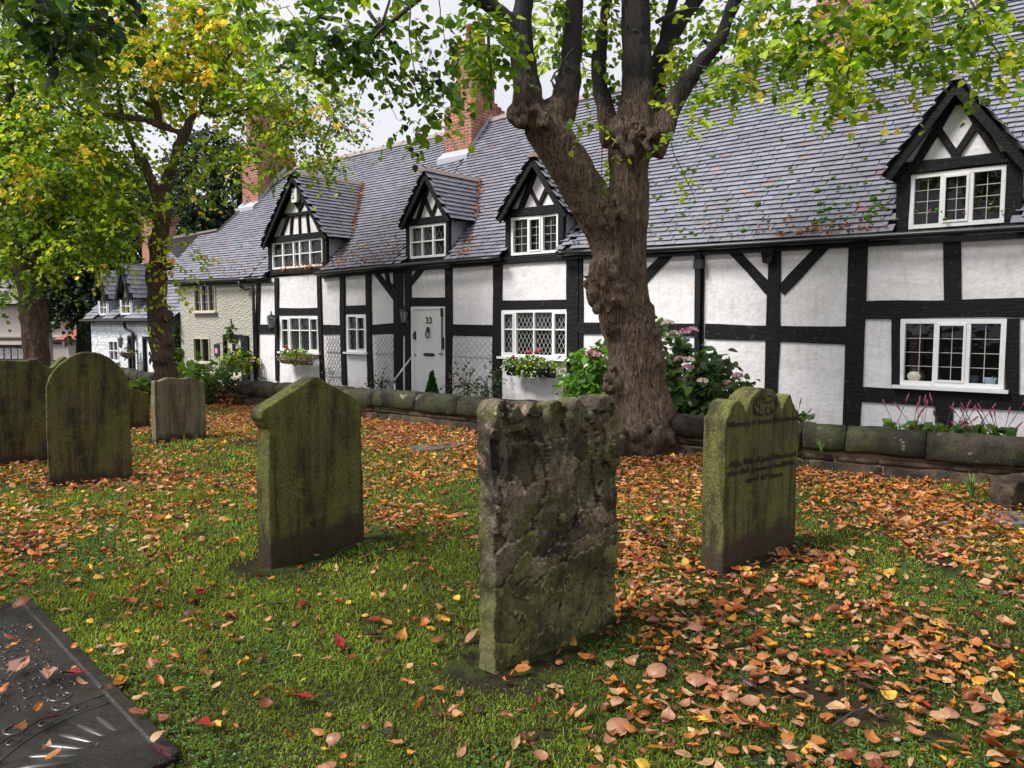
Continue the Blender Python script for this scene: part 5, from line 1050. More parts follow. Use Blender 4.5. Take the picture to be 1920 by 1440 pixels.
(a, zt), (b, zb) = L(76, 633), L(165, 645); m = MB(); m.box(a, b, -.1, -.001, zb, zt); m.build('timber_beam', M['black_timber'], o); m = MB(); m.box(a, b, -.08, -.001, zt+.02, zt+.12); m.build('fascia', M['white_paint'], o)
fwin(o, L, 148, 158, 600, 620, 1, 1); fwin(o, L, 160, 169, 601, 615, 1, 1); fwin(o, L, 86, 95, 600, 618, 1, 1)
(a, zt), (b, zb) = L(131, 649), L(143, 700); m = MB(); m.box(a, b, -.05, -.001, zb, zt); q = m.build('door', M['brown_door'], o); m = MB(); m.box(a-.1, a, -.07, 0, zb, zt+.1); m.box(a, b+.1, -.07, 0, zt, zt+.1); m.build('door_frame', M['white_paint'], q)
(a, zt), (b, zb) = L(143, 632), L(172, 640); m = MB(); m.box(a+.3, b, -1.4, -.001, -2+zb+1.2, zt-.05); m.build('porch', M['pink_render'], o); m = MB(); m.add([(a-.3, -1.8, zt-.1), (b+.3, -1.8, zt-.1), (b+.3, -.2, zt+.75), (a+1, -.2, zt+.75), (a-.3, -.0, zt-.1)], [(0, 1, 2, 3), (0, 3, 4)]); m.box(a-.25, b+.3, -1.75, -.02, zt-.22, zt-.1); m.build('porch_roof', M['terracotta'], o)
m = MB(); x, z = L(128, 640); m.tube([(x, -.3, z-.3), (x, -.3, z+.1), (x, -.3, z+.25)], [.12, .18, .02], 8); m.bar((x, -.3, z+.2), (x, 0, z+.3), .04); o = m.build('wall_lantern', M['lamp_glass']); o.location = (D(75, 735, 44)[0], 44, D(75, 735, 44)[2]); tag(o, 'small lantern on the black beam of the distant pale house', 'lantern')
# ---------------------------------------------------------------- garden plants
def plant(name, label, cx, cy, Dp, rx, ry, rd, nt, pal, sz, seed, cat='shrub', group=None, ln=.25, droop=.1, k=6, zbase=None, up=None, stems=3):
    c = D(cx, cy, Dp); zb = gz1(c[0], c[1]) if zbase is None else zbase; org = (float(c[0]), float(c[1]), zb); o = empty(name, org, label=label, cat=cat, group=group)
    kk = Crown(seed); kk.hi = sz > .06; kk.twigs(cx, cy, Dp, rx, ry, rd, nt, pal, sz, ln=ln, droop=droop, k=k, tube=.3); kk.build('foliage', o, org)
    m = MB(); r = random.Random(seed)
    for i in range(stems): m.tube([(r.uniform(-.08, .08), r.uniform(-.05, .05), -.05), (r.uniform(-.2, .2)*rx*Dp/F*2, r.uniform(-.1, .1), (c[2]-zb)*.6), (r.uniform(-.6, .6)*rx*Dp/F, r.uniform(-.1, .1), c[2]-zb+ry*Dp/F*.5)], [.018, .012, .005], 5)
    m.build('stem', M['twig_bark'], o, True); return o, org
simple('petal_pink', (.62, .30, .38), .7); simple('petal_pale', (.72, .58, .48), .7); simple('petal_red', (.55, .02, .02), .6); simple('petal_white', (.8, .8, .76), .6); simple('petal_crimson', (.22, .04, .07), .7)
def flowerhead(o, org, x, y, Dp, r, mat, n=26, name='flower_head'):
    c = D(x, y, Dp)-np.array(org); m = MB()
    for i in range(n):
        t, ph = random.uniform(0, 6.28), math.acos(random.uniform(0, 1)); q = c+r*np.array([math.sin(ph)*math.cos(t), math.sin(ph)*math.sin(t)*.8, math.cos(ph)*.6]); s = r*.26; a = random.uniform(0, 3)
        m.add([q+s*np.array([math.cos(a+k*1.57), .6*math.sin(a*3+k), math.sin(a+k*1.57)]) for k in range(4)], [(0, 1, 2, 3)])
    return m.build(name, M[mat], o)
HG = [((.05, .11, .025), 4), ((.032, .07, .022), 4), ((.10, .17, .035), 2)]
o, og = plant('hydrangea_bush', 'large hydrangea bush with faded pink heads right of the big trunk', 1290, 715, 10.9, 62, 52, .5, 120, HG, .125, 31, ln=.3, stems=6)
kk = Crown(32); kk.hi = True; kk.twigs(1345, 740, 10.4, 45, 30, .35, 44, HG, .12, ln=.3, droop=.3, k=6); kk.twigs(1245, 660, 11.2, 30, 40, .4, 40, HG, .12, ln=.25, droop=0, k=6); kk.twigs(1290, 762, 10.6, 75, 14, .3, 50, HG, .12, ln=.2, k=5); kk.build('foliage', o, og)
for x, y, mt in [(1262, 627, 'petal_pale'), (1298, 620, 'petal_pink'), (1285, 623, 'petal_pink'), (1275, 675, 'petal_pink'), (1290, 690, 'petal_pink'), (1252, 607, 'petal_pale'), (1318, 716, 'petal_pale'), (1363, 720, 'petal_pink'), (1383, 706, 'petal_pink'), (1292, 676, 'petal_pale'), (1346, 732, 'petal_pale')]: flowerhead(o, og, x, y, 10.3, .075, mt)
o, og = plant('hydrangea_bush', 'bright green hydrangea bush left of the big trunk by the corner post', 1110, 700, 11.6, 28, 46, .4, 70, [((.13, .28, .025), 5), ((.06, .15, .02), 3)], .13, 33, ln=.28, stems=4); kk = Crown(34); kk.hi = True; kk.twigs(1100, 730, 11.3, 28, 22, .3, 36, [((.10, .24, .02), 5)], .12, ln=.25, k=6); kk.build('foliage', o, og)
for x, y in [(1117, 667), (1108, 664)]: flowerhead(o, og, x, y, 11.1, .08, 'petal_pink')
RS = [((.035, .07, .02), 5), ((.08, .13, .04), 3), ((.12, .08, .05), .6)]
for lb, x, y, Dp, rx, ry, nt in [('straggly climbing rose on the wide trellis right of the white door', 872, 715, 15.2, 22, 26, 34), ('leggy rose against the corner post left of the large flowered window', 912, 715, 14.8, 20, 22, 26), ('rose bush at the foot of the trellis left of the white door', 715, 712, 17.4, 14, 12, 20), ('thin dry climber on the narrow trellis between the two small windows', 628, 700, 18.8, 8, 20, 8)]:
    o, og = plant('rose_bush', lb, x, y, Dp, rx, ry, .12, nt, RS, .055, int(x), 'shrub', 'roses trained against the cottages', ln=.3, droop=.2)
    for k in range(3): flowerhead(o, og, x+random.uniform(-rx, rx), y+random.uniform(-ry*.3, ry), Dp-.3, .03, 'petal_pink', 8)
o, og = plant('rose_bush', 'pale flowering straggler beside the corner post left of the hydrangea', 1060, 725, 12.9, 8, 28, .1, 12, RS, .045, 77, 'shrub', 'roses trained against the cottages', ln=.2)
for k in range(6): flowerhead(o, og, 1060+random.uniform(-6, 6), 720+random.uniform(-18, 18), 12.7, .03, 'petal_white', 8)
# small conifer by the door
c = D(810, 715, 15.9); og = (float(c[0]), float(c[1]), -.15); o = empty('dwarf_conifer', og, label='little conical conifer in front of the white door', cat='conifer'); m = MB(); m.tube([(0, 0, -.1), (0, 0, .55)], [.02, .01], 6); m.build('stem', M['twig_bark'], o)
kk = Crown(41); n = 1500; t = rng.random(n)**.7; ph = rng.random(n)*6.28; rad = .19*t*rng.uniform(.5, 1, n); P = np.stack([rad*np.cos(ph), rad*np.sin(ph), .74-.66*t], 1)
kk.put(P, np.stack([np.cos(ph), np.sin(ph), np.full(n, .9)], 1)+rng.normal(0, .3, (n, 3)), rng.normal(size=(n, 3)), rng.uniform(.03, .06, n), pick([((.03, .10, .03), 4), ((.08, .2, .04), 2)], n, rng)); kk.build('foliage', o, (0, 0, 0))
# gateway planting
LG = [((.20, .34, .04), 5), ((.10, .22, .03), 3), ((.45, .38, .04), .7)]
plant('leafy_shrub', 'pale lime-green shrub behind the small waved headstone', 370, 706, 15.6, 36, 13, .5, 60, LG, .13, 51, ln=.3, droop=.1)
plant('leafy_shrub', 'low yellow-green shrub between trunk and round-topped headstone', 262, 728, 15.2, 26, 14, .5, 50, LG, .13, 52, ln=.25)
plant('leafy_shrub', 'dark glossy shrub at the left end of the long wall', 418, 735, 15.4, 26, 28, .5, 120, [(DARK, 3), (MID, 4), (MUTED, 2)], .08, 53, ln=.3, droop=.2)
plant('leafy_shrub', 'russet withered shrub beside the left end of the long wall', 432, 745, 15.1, 14, 16, .3, 36, [((.30, .10, .04), 5), ((.10, .05, .03), 2)], .08, 54, ln=.25)
plant('leafy_shrub', 'slender grey-green bush below the doorway of the cream cottage', 424, 690, 18.6, 16, 16, .3, 50, [(MUTED, 3), (MID, 3)], .07, 55, ln=.3)
CL = [(DARK, 3), (MID, 4), (GREEN, 1)]
plant('climbing_plant', 'dark climber at the left corner of the cream cottage', 345, 655, 24.0, 16, 40, .3, 210, CL, .12, 61, 'climber', 'climbers on the cream cottage', zbase=-.8); plant('climbing_plant', 'climber between the lower window and door of the cream cottage', 404, 648, 23.4, 12, 24, .2, 95, CL, .10, 62, 'climber', 'climbers on the cream cottage', zbase=-.8)
plant('climbing_plant', 'leafy climber over the doorway of the cream cottage', 458, 620, 21.9, 20, 18, .2, 130, CL, .10, 63, 'climber', 'climbers on the cream cottage', zbase=-.7, droop=.6); plant('climbing_plant', 'thin climber on the dark post right of the cream cottage door', 473, 655, 21.6, 8, 26, .2, 30, CL, .09, 64, 'climber', 'climbers on the cream cottage', zbase=-.7)
# bushy basket by the cream cottage
c = D(449, 690, 20.6); og = tuple(float(v) for v in c); o = empty('hanging_basket', og, label='brown basket brimming with green leaves by the cream cottage door', cat='hanging basket'); m = MB(); m.tube([(0, 0, -.05), (0, 0, .1), (0, 0, .2)], [.12, .26, .3], 12); m.build('basket', M['old_brick'], o)
kk = Crown(65); kk.hi = True; kk.twigs(449, 674, 20.6, 22, 16, .3, 90, [(GREEN, 4), (LIME, 2), (MID, 2)], .09, ln=.2, droop=.4); kk.build('foliage', o, og); flowerhead(o, og, 473, 678, 20.3, .06, 'petal_pink')
c = D(238, 661, 25.2); og = tuple(float(v) for v in c); o = empty('hanging_basket', og, label='small dark basket hanging by the far white cottage doors', cat='hanging basket'); m = MB(); m.tube([(0, 0, -.2), (0, 0, -.1), (0, 0, 0)], [.05, .2, .24], 10); m.build('basket', M['old_brick'], o); kk = Crown(66); kk.twigs(240, 658, 25.2, 13, 4, .2, 16, CL, .08, ln=.15, droop=.5, k=4); kk.build('foliage', o, og)
m = MB(); m.tube([(0, 0, 0), (0, .1, .5), (0, .3, .6)], [.012]*3, 4); m.build('chain', M['iron_black'], o)
# window troughs
for lb, (x0, x1, y), Dp_off, reds, whites in [('window trough of trailing greenery and white flowers under the large leaded window', (944, 1048, 686), -.26, [(964, 669), (994, 660), (1016, 656), (1006, 660)], 80), ('brown window trough with red geraniums under the left four-light window', (524, 588, 668), -.26, [(539, 649), (537, 657), (551, 654)], 14)]:
    (ua, z), (ub, _) = W(x0, y, Dp_off), W(x1, y, Dp_off); u = (ua+ub)/2; p = FO+EX*u+NY*Dp_off; Dd = float(p[1]); og = (p[0], p[1], z-.05); o = empty('window_trough', og, ANG, label=lb, cat='window box', group='planted window troughs'); h = (ub-ua)/2
    m = MB(); pr = [(-.12, .06), (-.1, -.04), (-.05, -.12), (.08, -.14), (.1, .06)]; V = [(x*sx, yy, zz) for x, sx in ((-h*.8, 1), (h*.8, 1)) for yy, zz in pr]; m.add(V, [(i, (i+1) % 5, (i+1) % 5+5, i+5) for i in range(5)]+[(4, 3, 2, 1, 0), (5, 6, 7, 8, 9)]); m.build('trough', M['gutter_black' if x0 > 900 else 'old_brick'], o)
    kk = Crown(int(x0)); kk.hi = False; n = 90 if whites > 50 else 70
    R3 = np.array([h*1.0, .16, .20]); d = kk.r.normal(size=(n*9, 3)); d /= np.linalg.norm(d, axis=1)[:, None]; P = d*(kk.r.random(n*9)**.4)[:, None]*R3+np.array([0, -.02, .06]); sz = kk.r.uniform(.03, .065, n*9)
    kk.put(P, d+np.array([0, -.3, .2])+kk.r.normal(0, .5, d.shape), kk.r.normal(size=d.shape)+np.array([0, -.5, .8]), sz, pick([(GREEN, 5), (MID, 4), (LIME, 2)], n*9, kk.r)); kk.build('foliage', o, (0, 0, 0), twigs=False)
    m = MB()
    for k in range(whites): c = kk.r.normal(size=3); c /= np.linalg.norm(c); c = c*R3*1.03+np.array([0, -.03, .05]); c[1] = -abs(c[1])-.02; m.ball(tuple(c), .014, 5, 4)
    for k in range(0): pass
    w = m.build('white_flowers', M['petal_white'], o); w['kind'] = 'stuff'
    for x, yy in reds:
        uu, zz = W(x, yy, Dp_off-.05); m = MB(); m.ball((uu-u, -.08, zz-(z-.05)), .042, 7, 5, (1, 1, .8)); m.build('geranium_flower', M['petal_red'], o, True)
# trellises
def trellis(lb, x0, x1, y0, y1, dx=.13, sl=1.0):
    (a, zt), (b, _) = W(x0, y0), W(x1, y0); zb = W(x0, y1)[1]; m = MB(); w = b-a; h = zt-zb
    for sg in (1, -1):
        k = -int(h/dx)-2
        while k*dx < w+h:
            c = []; x_0 = k*dx+.04
            for xx in (.03, w-.03):
                zz = sg*(xx-x_0)*sl if sg > 0 else h-(xx-x_0)*sl
                if 0 <= zz <= h: c.append((xx, zz))
            for zz in (0, h):
                xx = x_0+zz/sl if sg > 0 else x_0+(h-zz)/sl
                if .03 < xx < w-.03: c.append((xx, zz))
            if len(c) >= 2 and math.dist(c[0], c[1]) > .05: y = -.035-(.012 if sg > 0 else 0); m.bar((c[0][0], y, c[0][1]), (c[1][0], y, c[1][1]), .016, .010, up=(0, 1, 0))
            k += 1
    m.box(.03, w-.03, -.03, -.005, h*.7, h*.7+.02); m.box(.03, w-.03, -.03, -.005, h*.25, h*.25+.02)
    o = m.build('trellis', M['trellis_paint']); p = FO+EX*a; o.location = (p[0], p[1], zb); o.rotation_euler = (0, 0, ANG); tag(o, lb, 'trellis', 'white diamond trellises on the cottage wall')
trellis('narrow white trellis between the two ground-floor windows', 611, 640, 629, 730, .12, 1.4); trellis('white trellis left of the lantern post', 703, 741, 629, 740); trellis('widest white trellis between the door and the large window', 850, 926, 632, 752, .15, .9)
# lanterns
def lantern(lb, x, y, off, s=1., arm=(0, .2, .05)):
    u, z = W(x, y, off); p = FO+EX*u+NY*off; o = empty('wall_lantern', (p[0], p[1], z), ANG, label=lb, cat='lantern', group='black wall lanterns'); m = MB()
    m.tube([(0, 0, .16*s), (0, 0, .22*s), (0, 0, .26*s), (0, 0, .36*s)], [.13*s, .09*s, .02*s, .008*s], 6); m.ball((0, 0, .31*s), .022*s, 6, 4)
    for k in range(6): a = k*math.pi/3; m.bar((.075*s*math.cos(a), .075*s*math.sin(a), -.12*s), (.115*s*math.cos(a), .115*s*math.sin(a), .16*s), .012*s)
    m.tube([(0, 0, -.2*s), (0, 0, -.15*s), (0, 0, -.12*s)], [.02*s, .06*s, .08*s], 6); m.build('lantern_frame', M['iron_black'], o)
    m = MB(); m.tube([(0, 0, -.115*s), (0, 0, .155*s)], [.068*s, .105*s], 6); m.build('lamp_glass', M['lamp_glass'], o); m = MB(); m.tube([(0, 0, -.18*s), (0, -off*.4, -.24*s), (0, -off, -.16*s)], .012, 6); m.box(-.04, .04, -off-.05, -off, -.25*s, -.05*s); m.build('bracket', M['iron_black'], o)
lantern('black lantern on the left post beside the four-light window', 509, 607, -.18, .95); lantern('black lantern on the post left of the numbered door', 757, 596, -.16, .8); lantern('black lantern beside the far white cottage doorway', 226, 643, -.3, .8)
# alarm box
u, z = W(556, 367, -.05); p = FO+EX*u+NY*-.05; o = empty('alarm_box', (p[0], p[1], z), ANG, label='white burglar alarm box with a blue mark on the tall dormer gable', cat='alarm box'); m = MB(); m.prism([(-.1, -.17), (.1, -.17), (.12, -.1), (.12, .15), (.09, .18), (-.09, .18), (-.12, .15), (-.12, -.1)], -.08, 0); m.build('housing', M['alarm_white'], o)
m = MB(); m.tube([(-.05+.055*math.cos(t)*(1 if t < 3.3 else 1), -.084, .06+.045*math.sin(t)) for t in np.linspace(.4, 4.7, 9)]+[(-.05+.055*math.cos(t), -.084, -.03+.045*math.sin(t)) for t in np.linspace(1.57, -2.8, 9)], .011, 5); m.build('blue_mark', M['alarm_blue'], o)
# handrail beside the door
u, z = W(768, 670, -.5); u2, z2 = W(740, 712, -.7); p = FO+EX*u2; o = empty('handrail', (p[0], p[1], -.3), ANG, label='thin metal handrail slanting up to the post left of the door', cat='handrail'); m = MB(); m.tube([(0, -.7, z2+.2), (0, -.7, z2+.3), (u-u2, -.45, z+.3)], .017, 8); m.build('rail', M['steel'], o, True); m = MB(); m.tube([(0, -.7, -.1), (0, -.7, z2+.22)], .02, 8); m.build('post', M['steel'], o, True)
# wire feeder frame
c = D(491, 695, 19.2); o = empty('bird_feeder', (c[0], c[1], -.2), ANG, label='small domed wire feeder frame beside the corner post above the wall', cat='bird feeder'); m = MB()
for a in (0, 1.57): m.tube([(.12*math.cos(a), .12*math.sin(a), .25), (.12*math.cos(a), .12*math.sin(a), .6), (.08*math.cos(a), .08*math.sin(a), .72), (0, 0, .78), (-.08*math.cos(a), -.08*math.sin(a), .72), (-.12*math.cos(a), -.12*math.sin(a), .6), (-.12*math.cos(a), -.12*math.sin(a), .25)], .008, 5)
m.tube([(.12*math.cos(t), .12*math.sin(t), .42) for t in np.linspace(0, 6.28, 14)], .007, 5); m.tube([(0, 0, -.1), (0, 0, .9)], .008, 5); m.build('wire_frame', M['iron_black'], o)
# house sign
u, z = W(407, 657, -.25); p = FO+EX*u+NY*-.25; m = MB(); m.box(-.13, .13, -.02, .02, -.18, .18); o = empty('hanging_sign', (p[0], p[1], z), ANG, label='small dark hanging sign between window and door of the cream cottage', cat='sign'); m.build('board', M['iron_black'], o); m = MB(); m.box(-.07, .07, -.026, -.021, -.08, .06); m.build('panel', M['petal_pink'], o); m = MB(); m.bar((0, 0, .2), (0, .25, .2), .02); m.bar((0, 0, .16), (0, 0, .21), .012); m.build('bracket', M['iron_black'], o)
# things on the window sill inside the right window
def onsill(name, lb, x, y, prof, mat, cat, group=None, sp=None):
    u, z = W(x, y, .11); p = FO+EX*u+NY*.11; m = MB(); m.tube([(0, 0, h) for h, r in prof], [r for h, r in prof], 14)
    o = empty(name, (p[0], p[1], z), ANG, label=lb, cat=cat, group=group); m.build('pot_body', M[mat], o, True); return o
onsill('spotted_jug', 'round cream jug in the left light of the right-hand window', 1716, 717, [(0, .06), (.03, .10), (.09, .12), (.14, .10), (.17, .055), (.2, .07)], 'cream_pot', 'jug')
onsill('flower_pot', 'smaller pale blue pot on the sill inside the right-hand window', 1827, 720, [(0, .045), (.1, .06), (.11, .062)], 'blue_pot', 'pot'); o = onsill('flower_pot', 'larger blue bowl pot with a little plant on the sill inside the right-hand window', 1858, 722, [(0, .06), (.03, .10), (.09, .11), (.1, .112)], 'blue_pot', 'pot')
kk = Crown(71); n = 60; kk.put(rng.normal(0, .04, (n, 3))+np.array([0, 0, .13]), rng.normal(size=(n, 3))+np.array([0, 0, .6]), rng.normal(size=(n, 3)), rng.uniform(.03, .05, n), pick([(MID, 1)], n, rng)); kk.build('plant', o)
for lb, x, y in (('small terracotta pot in the left light of the right dormer', 1735, 421), ('small terracotta pot in the right light of the right dormer', 1852, 411)): onsill('flower_pot', lb, x, y, [(0, .04), (.08, .055), (.09, .06)], 'terracotta', 'pot', 'terracotta pots in the right dormer')
# persicaria
PR = [((.05, .12, .03), 1), ((.09, .16, .03), 1)]
for i, (x, n, Dp, lb) in enumerate([(1510, 4, 8.9, 'pair of small red flower spikes right of the lobed headstone'), (1710, 6, 8.3, 'short red-spiked plant below the small black post'), (1745, 8, 8.2, 'grassy red-spiked plant in front of the low black post'), (1800, 14, 8.1, 'red-spiked flowering plant left of centre below the right window'), (1850, 15, 8.0, 'dense cluster of red flower spikes below the right window'), (1895, 13, 7.9, 'red-spiked flowering plant at the right edge of the photograph')]):
    c = D(x, 830, Dp); og = (float(c[0]), float(c[1])+.25, .05); o = empty('spiked_perennial', og, label=lb, cat='flowering plant', group='red-spiked perennials behind the wall'); st = MB(); fl = MB(); r = random.Random(i+90)
    for k in range(max(2, int(n*.7))):
        bx, by = r.uniform(-.12, .12), r.uniform(-.08, .08); tx, ty, tz = bx+r.uniform(-.22, .22), by+r.uniform(-.1, .1), r.uniform(.40, .70); st.tube([(bx*.4, by*.4, 0), (bx, by, tz*.5), (tx, ty, tz)], [.006, .004, .003], 4, False)
        q = Vector((tx-bx, ty-by, tz*.5)).normalized(); L0 = r.uniform(.06, .11); p0 = Vector((tx, ty, tz)); fl = MB(); fl.tube([p0-q*.01, p0+q*L0*.3, p0+q*L0*.8, p0+q*L0], [.004, .009, .007, .002], 6); fl.build('flower_spike', M['petal_crimson'], o, True)
    st.build('stem', M['twig_bark'], o)
    kk = Crown(100+i); m_ = 60; ph = kk.r.random(m_)*6.28; P = np.stack([.14*np.cos(ph)*kk.r.random(m_), .1*np.sin(ph), kk.r.uniform(.1, .42, m_)], 1); kk.put(P, np.stack([np.cos(ph), np.sin(ph), np.full(m_, .7)], 1), kk.r.normal(size=(m_, 3)), kk.r.uniform(.06, .13, m_), pick(PR, m_, kk.r)); kk.build('foliage', o)
# weeds
def tuft(lb, x, y, z, n, hh, seed, name='grass_tuft', wide=.01, offw=0):
    g = G(x, y, z); r = np.random.default_rng(seed); m = MB()
    for k in range(n):
        a = r.random()*6.28; l = hh*r.uniform(.5, 1); o1 = .35*l*r.random(); c, s = math.cos(a), math.sin(a); w = wide*r.uniform(.6, 1.2); P = [(0, 0, 0), (c*o1, s*o1, l*.6), (c*o1*2.3, s*o1*2.3, l)]
        m.add([(P[0][0]-s*w/2, P[0][1]+c*w/2, 0), (P[0][0]+s*w/2, P[0][1]-c*w/2, 0), (P[1][0]+s*w/2, P[1][1]-c*w/2, P[1][2]), P[2], (P[1][0]-s*w/2, P[1][1]+c*w/2, P[1][2])], [(0, 1, 2, 4), (4, 2, 3)])
    o = m.build(name, M['weed']); o.location = (g[0], g[1]+offw, z); tag(o, lb, 'weed')
simple('weed', (.10, .22, .03), .6)
tuft('tall tuft of green grass at the foot of the wall on the right', 1822, 935, 0, 50, .24, 1); tuft('small weed sprouting from a joint of the wall coping', 1540, 846, .28, 12, .12, 2, 'weed_sprig', .025, -.0); tuft('little green weed low on the wall', 1674, 905, .03, 8, .08, 3, 'weed_sprig', .02)
# ---------------------------------------------------------------- moss and leaves lying on the roofs
r = np.random.default_rng(77); mo = MB()
for k in range(190):
    u = r.uniform(uB1+.8, 11.5) if k > 40 else r.uniform(8.0, 9.0); t = abs(r.normal(0, 1.1)) if k > 40 else abs(r.normal(.25, .2)); t = min(t+.1, 4.6); p = roofP(np.array([u]), np.array([t]))[0]
    s = r.uniform(.012, .034) if k % 8 else r.uniform(.03, .055); q = FO+EX*p[0]+NY*(p[1]-.02)+np.array([0, 0, p[2]+.035]); mo.ball(tuple(q), s, 6, 4, (1.2, 1.2, .8))
simple('moss', (.06, .14, .01), .95); tag(mo.build('roof_moss', M['moss'], None, True), 'scattered green moss cushions on the tiled roof', 'moss', kind='stuff')
def lgrid(n, NX, NY, size, kx, ky, r, crumple=.085):
    """curled dead leaves as small grids, centred near the origin, n x NX*NY x 3"""
    s = np.linspace(-1, 1, NX); t = np.linspace(0, 1, NY); w = np.array([.06, .80, .98, .86, .55, .03]) if NY == 6 else np.interp(t, [0, .2, .4, .6, .8, 1], [.06, .80, .98, .86, .55, .03])
    wd = np.where(r.random(n) < .34, r.uniform(.13, .26, n), r.uniform(.30, .50, n)); S = s[None, None, :]*w[None, :, None]*wd[:, None, None]; T = np.broadcast_to(t[None, :, None]-.5, S.shape)-.12*np.abs(s)[None, None, :]*(1-t)[None, :, None]
    kx = kx[:, None, None]; ky = ky[:, None, None]; X = np.sin(S*kx)/kx; Zc = (1-np.cos(S*kx))/kx; Yc = np.sin(T*ky)/ky; Z2 = (1-np.cos(T*ky))/ky; Yc = Yc-Zc*np.sin(T*ky); Zz = Z2+Zc*np.cos(T*ky)
    X = X+(r.normal(0, .14, n)[:, None, None]*T**2*2+r.normal(0, .10, n)[:, None, None]*S*T*4)
    V = np.stack([X, Yc, Zz], -1)+r.normal(0, crumple*.6, S.shape+(3,))*np.array([.5, .5, 1])
    return V.reshape(n, NX*NY, 3)*size[:, None, None]
def gridf(NX, NY): return np.array([[j*NX+i, j*NX+i+1, (j+1)*NX+i+1, (j+1)*NX+i] for j in range(NY-1) for i in range(NX-1)])
def rots(n, r, tilt=.4):
    yaw = r.uniform(0, 6.283, n); ax = r.normal(size=(n, 3)); ax[:, 2] = 0; ax /= np.linalg.norm(ax, axis=1)[:, None]; an = r.normal(0, tilt, n); flip = r.random(n) < .45; an = an+np.where(flip, math.pi, 0)
    K = np.zeros((n, 3, 3)); K[:, 0, 2] = ax[:, 1]; K[:, 2, 0] = -ax[:, 1]; K[:, 1, 2] = -ax[:, 0]; K[:, 2, 1] = ax[:, 0]
    Rm = np.eye(3)[None]+np.sin(an)[:, None, None]*K+(1-np.cos(an))[:, None, None]*(K@K); c, s = np.cos(yaw), np.sin(yaw); Zr = np.zeros((n, 3, 3)); Zr[:, 0, 0] = c; Zr[:, 0, 1] = -s; Zr[:, 1, 0] = s; Zr[:, 1, 1] = c; Zr[:, 2, 2] = 1
    return Rm@Zr
def kcurl(n, r): k = r.gamma(1.6, 1.1, n)+.15; return np.where(r.random(n) < .25, k+2.8, k)
DP = [((.40, .19, .10), 4.5), ((.44, .155, .035), 5), ((.24, .075, .025), 4.5), ((.13, .05, .025), 2.5), ((.52, .31, .17), 3), ((.62, .38, .05), 1.1), ((.07, .03, .02), 1.1), ((.55, .22, .03), 1.5), ((.28, .03, .02), .25)]
P = []
def onroof(u, t, lift=.05): p = roofP(np.array([u]), np.array([t]))[0]; return FO+EX*p[0]+NY*(p[1]-.03)+np.array([0, 0, p[2]+lift])
for (ua_, ub_, mt, n) in [(uA1-3.6, uA1-.05, .55, 260), (uA1-4.6, uA1-2.4, .25, 120), (uA0-3.4, uA0, .8, 110), (uB1+.1, 9, .35, 90), (7.5, 8.9, .08, 70), (uA1+1.9, uB1-2.4, .4, 50), (9, 12, .4, 30)]:
    for k in range(n): P.append(onroof(r.uniform(ua_, ub_), abs(r.normal(0, mt))+.02))
for (ua_, za_, ur_, zr_2) in ca.valley+cb.valley:
    for k in range(260 if ua_ < -4 else 150):
        f = r.uniform(.0, .97); uu = ua_+(ur_-ua_)*f; zz = za_+(zr_2-za_)*f; y = (zz-float(ze(uu)))/(float(zr(uu)-ze(uu)))*3.17-.17
        P.append(FO+EX*(uu+r.normal(.03, .05))+NY*(y-.03)+np.array([0, 0, zz+.06+r.normal(0, .02)]))
P = np.array(P); n = len(P); V = lgrid(n, 3, 4, r.uniform(.05, .085, n), kcurl(n, r), kcurl(n, r)*.6, r); V = np.einsum('nij,nkj->nki', rots(n, r, .8), V)+P[:, None]
tag(link('fallen_leaves', npmesh('fallen_leaves', V.reshape(-1, 3), ((np.arange(n)*12)[:, None, None]+gridf(3, 4)[None]).reshape(-1, 4), M['dead_leaf'], np.repeat(pick(DP, n, r), 12, 0))), 'orange fallen leaves caught in the roof valleys and gutters', 'fallen leaves', kind='stuff')
# ---------------------------------------------------------------- leaves on the lawn
N0 = 150000; r = np.random.default_rng(5)
Yc = np.sqrt(r.uniform(1.9**2, 15.2**2, N0)); Xc = r.uniform(-1, 1, N0)*(.72*Yc+.9); keep = Yc < np.array([wall_y(x) for x in Xc])-.02
Xc, Yc = Xc[keep], Yc[keep]; wy = np.array([wall_y(x) for x in Xc]); wd = (wy-Yc)*.62
dens = 235+200*sst((Yc-4.2)/3)+1000*np.exp(-(wd/1.15)**2)+300*sst((wd < 2.6)*(2.6-wd)/1.2)*.6+330*sst((Xc-.1)/1.1)*sst((Yc-2.2)/1.4)
dens = .86*dens*np.clip(.74+1.1*n2(Xc, Yc, 1.15, 40, 3), .16, 2.); dens *= np.where((Xc < -.7) & (Yc < 4.3), .85, 1)
area = sum(2*(.72*y+.9) for y in np.arange(1.9, 15.2, .01))*.01; base = N0/area
sel = r.random(len(Xc)) < dens/base*(1.0)
Xc, Yc = Xc[sel], Yc[sel]
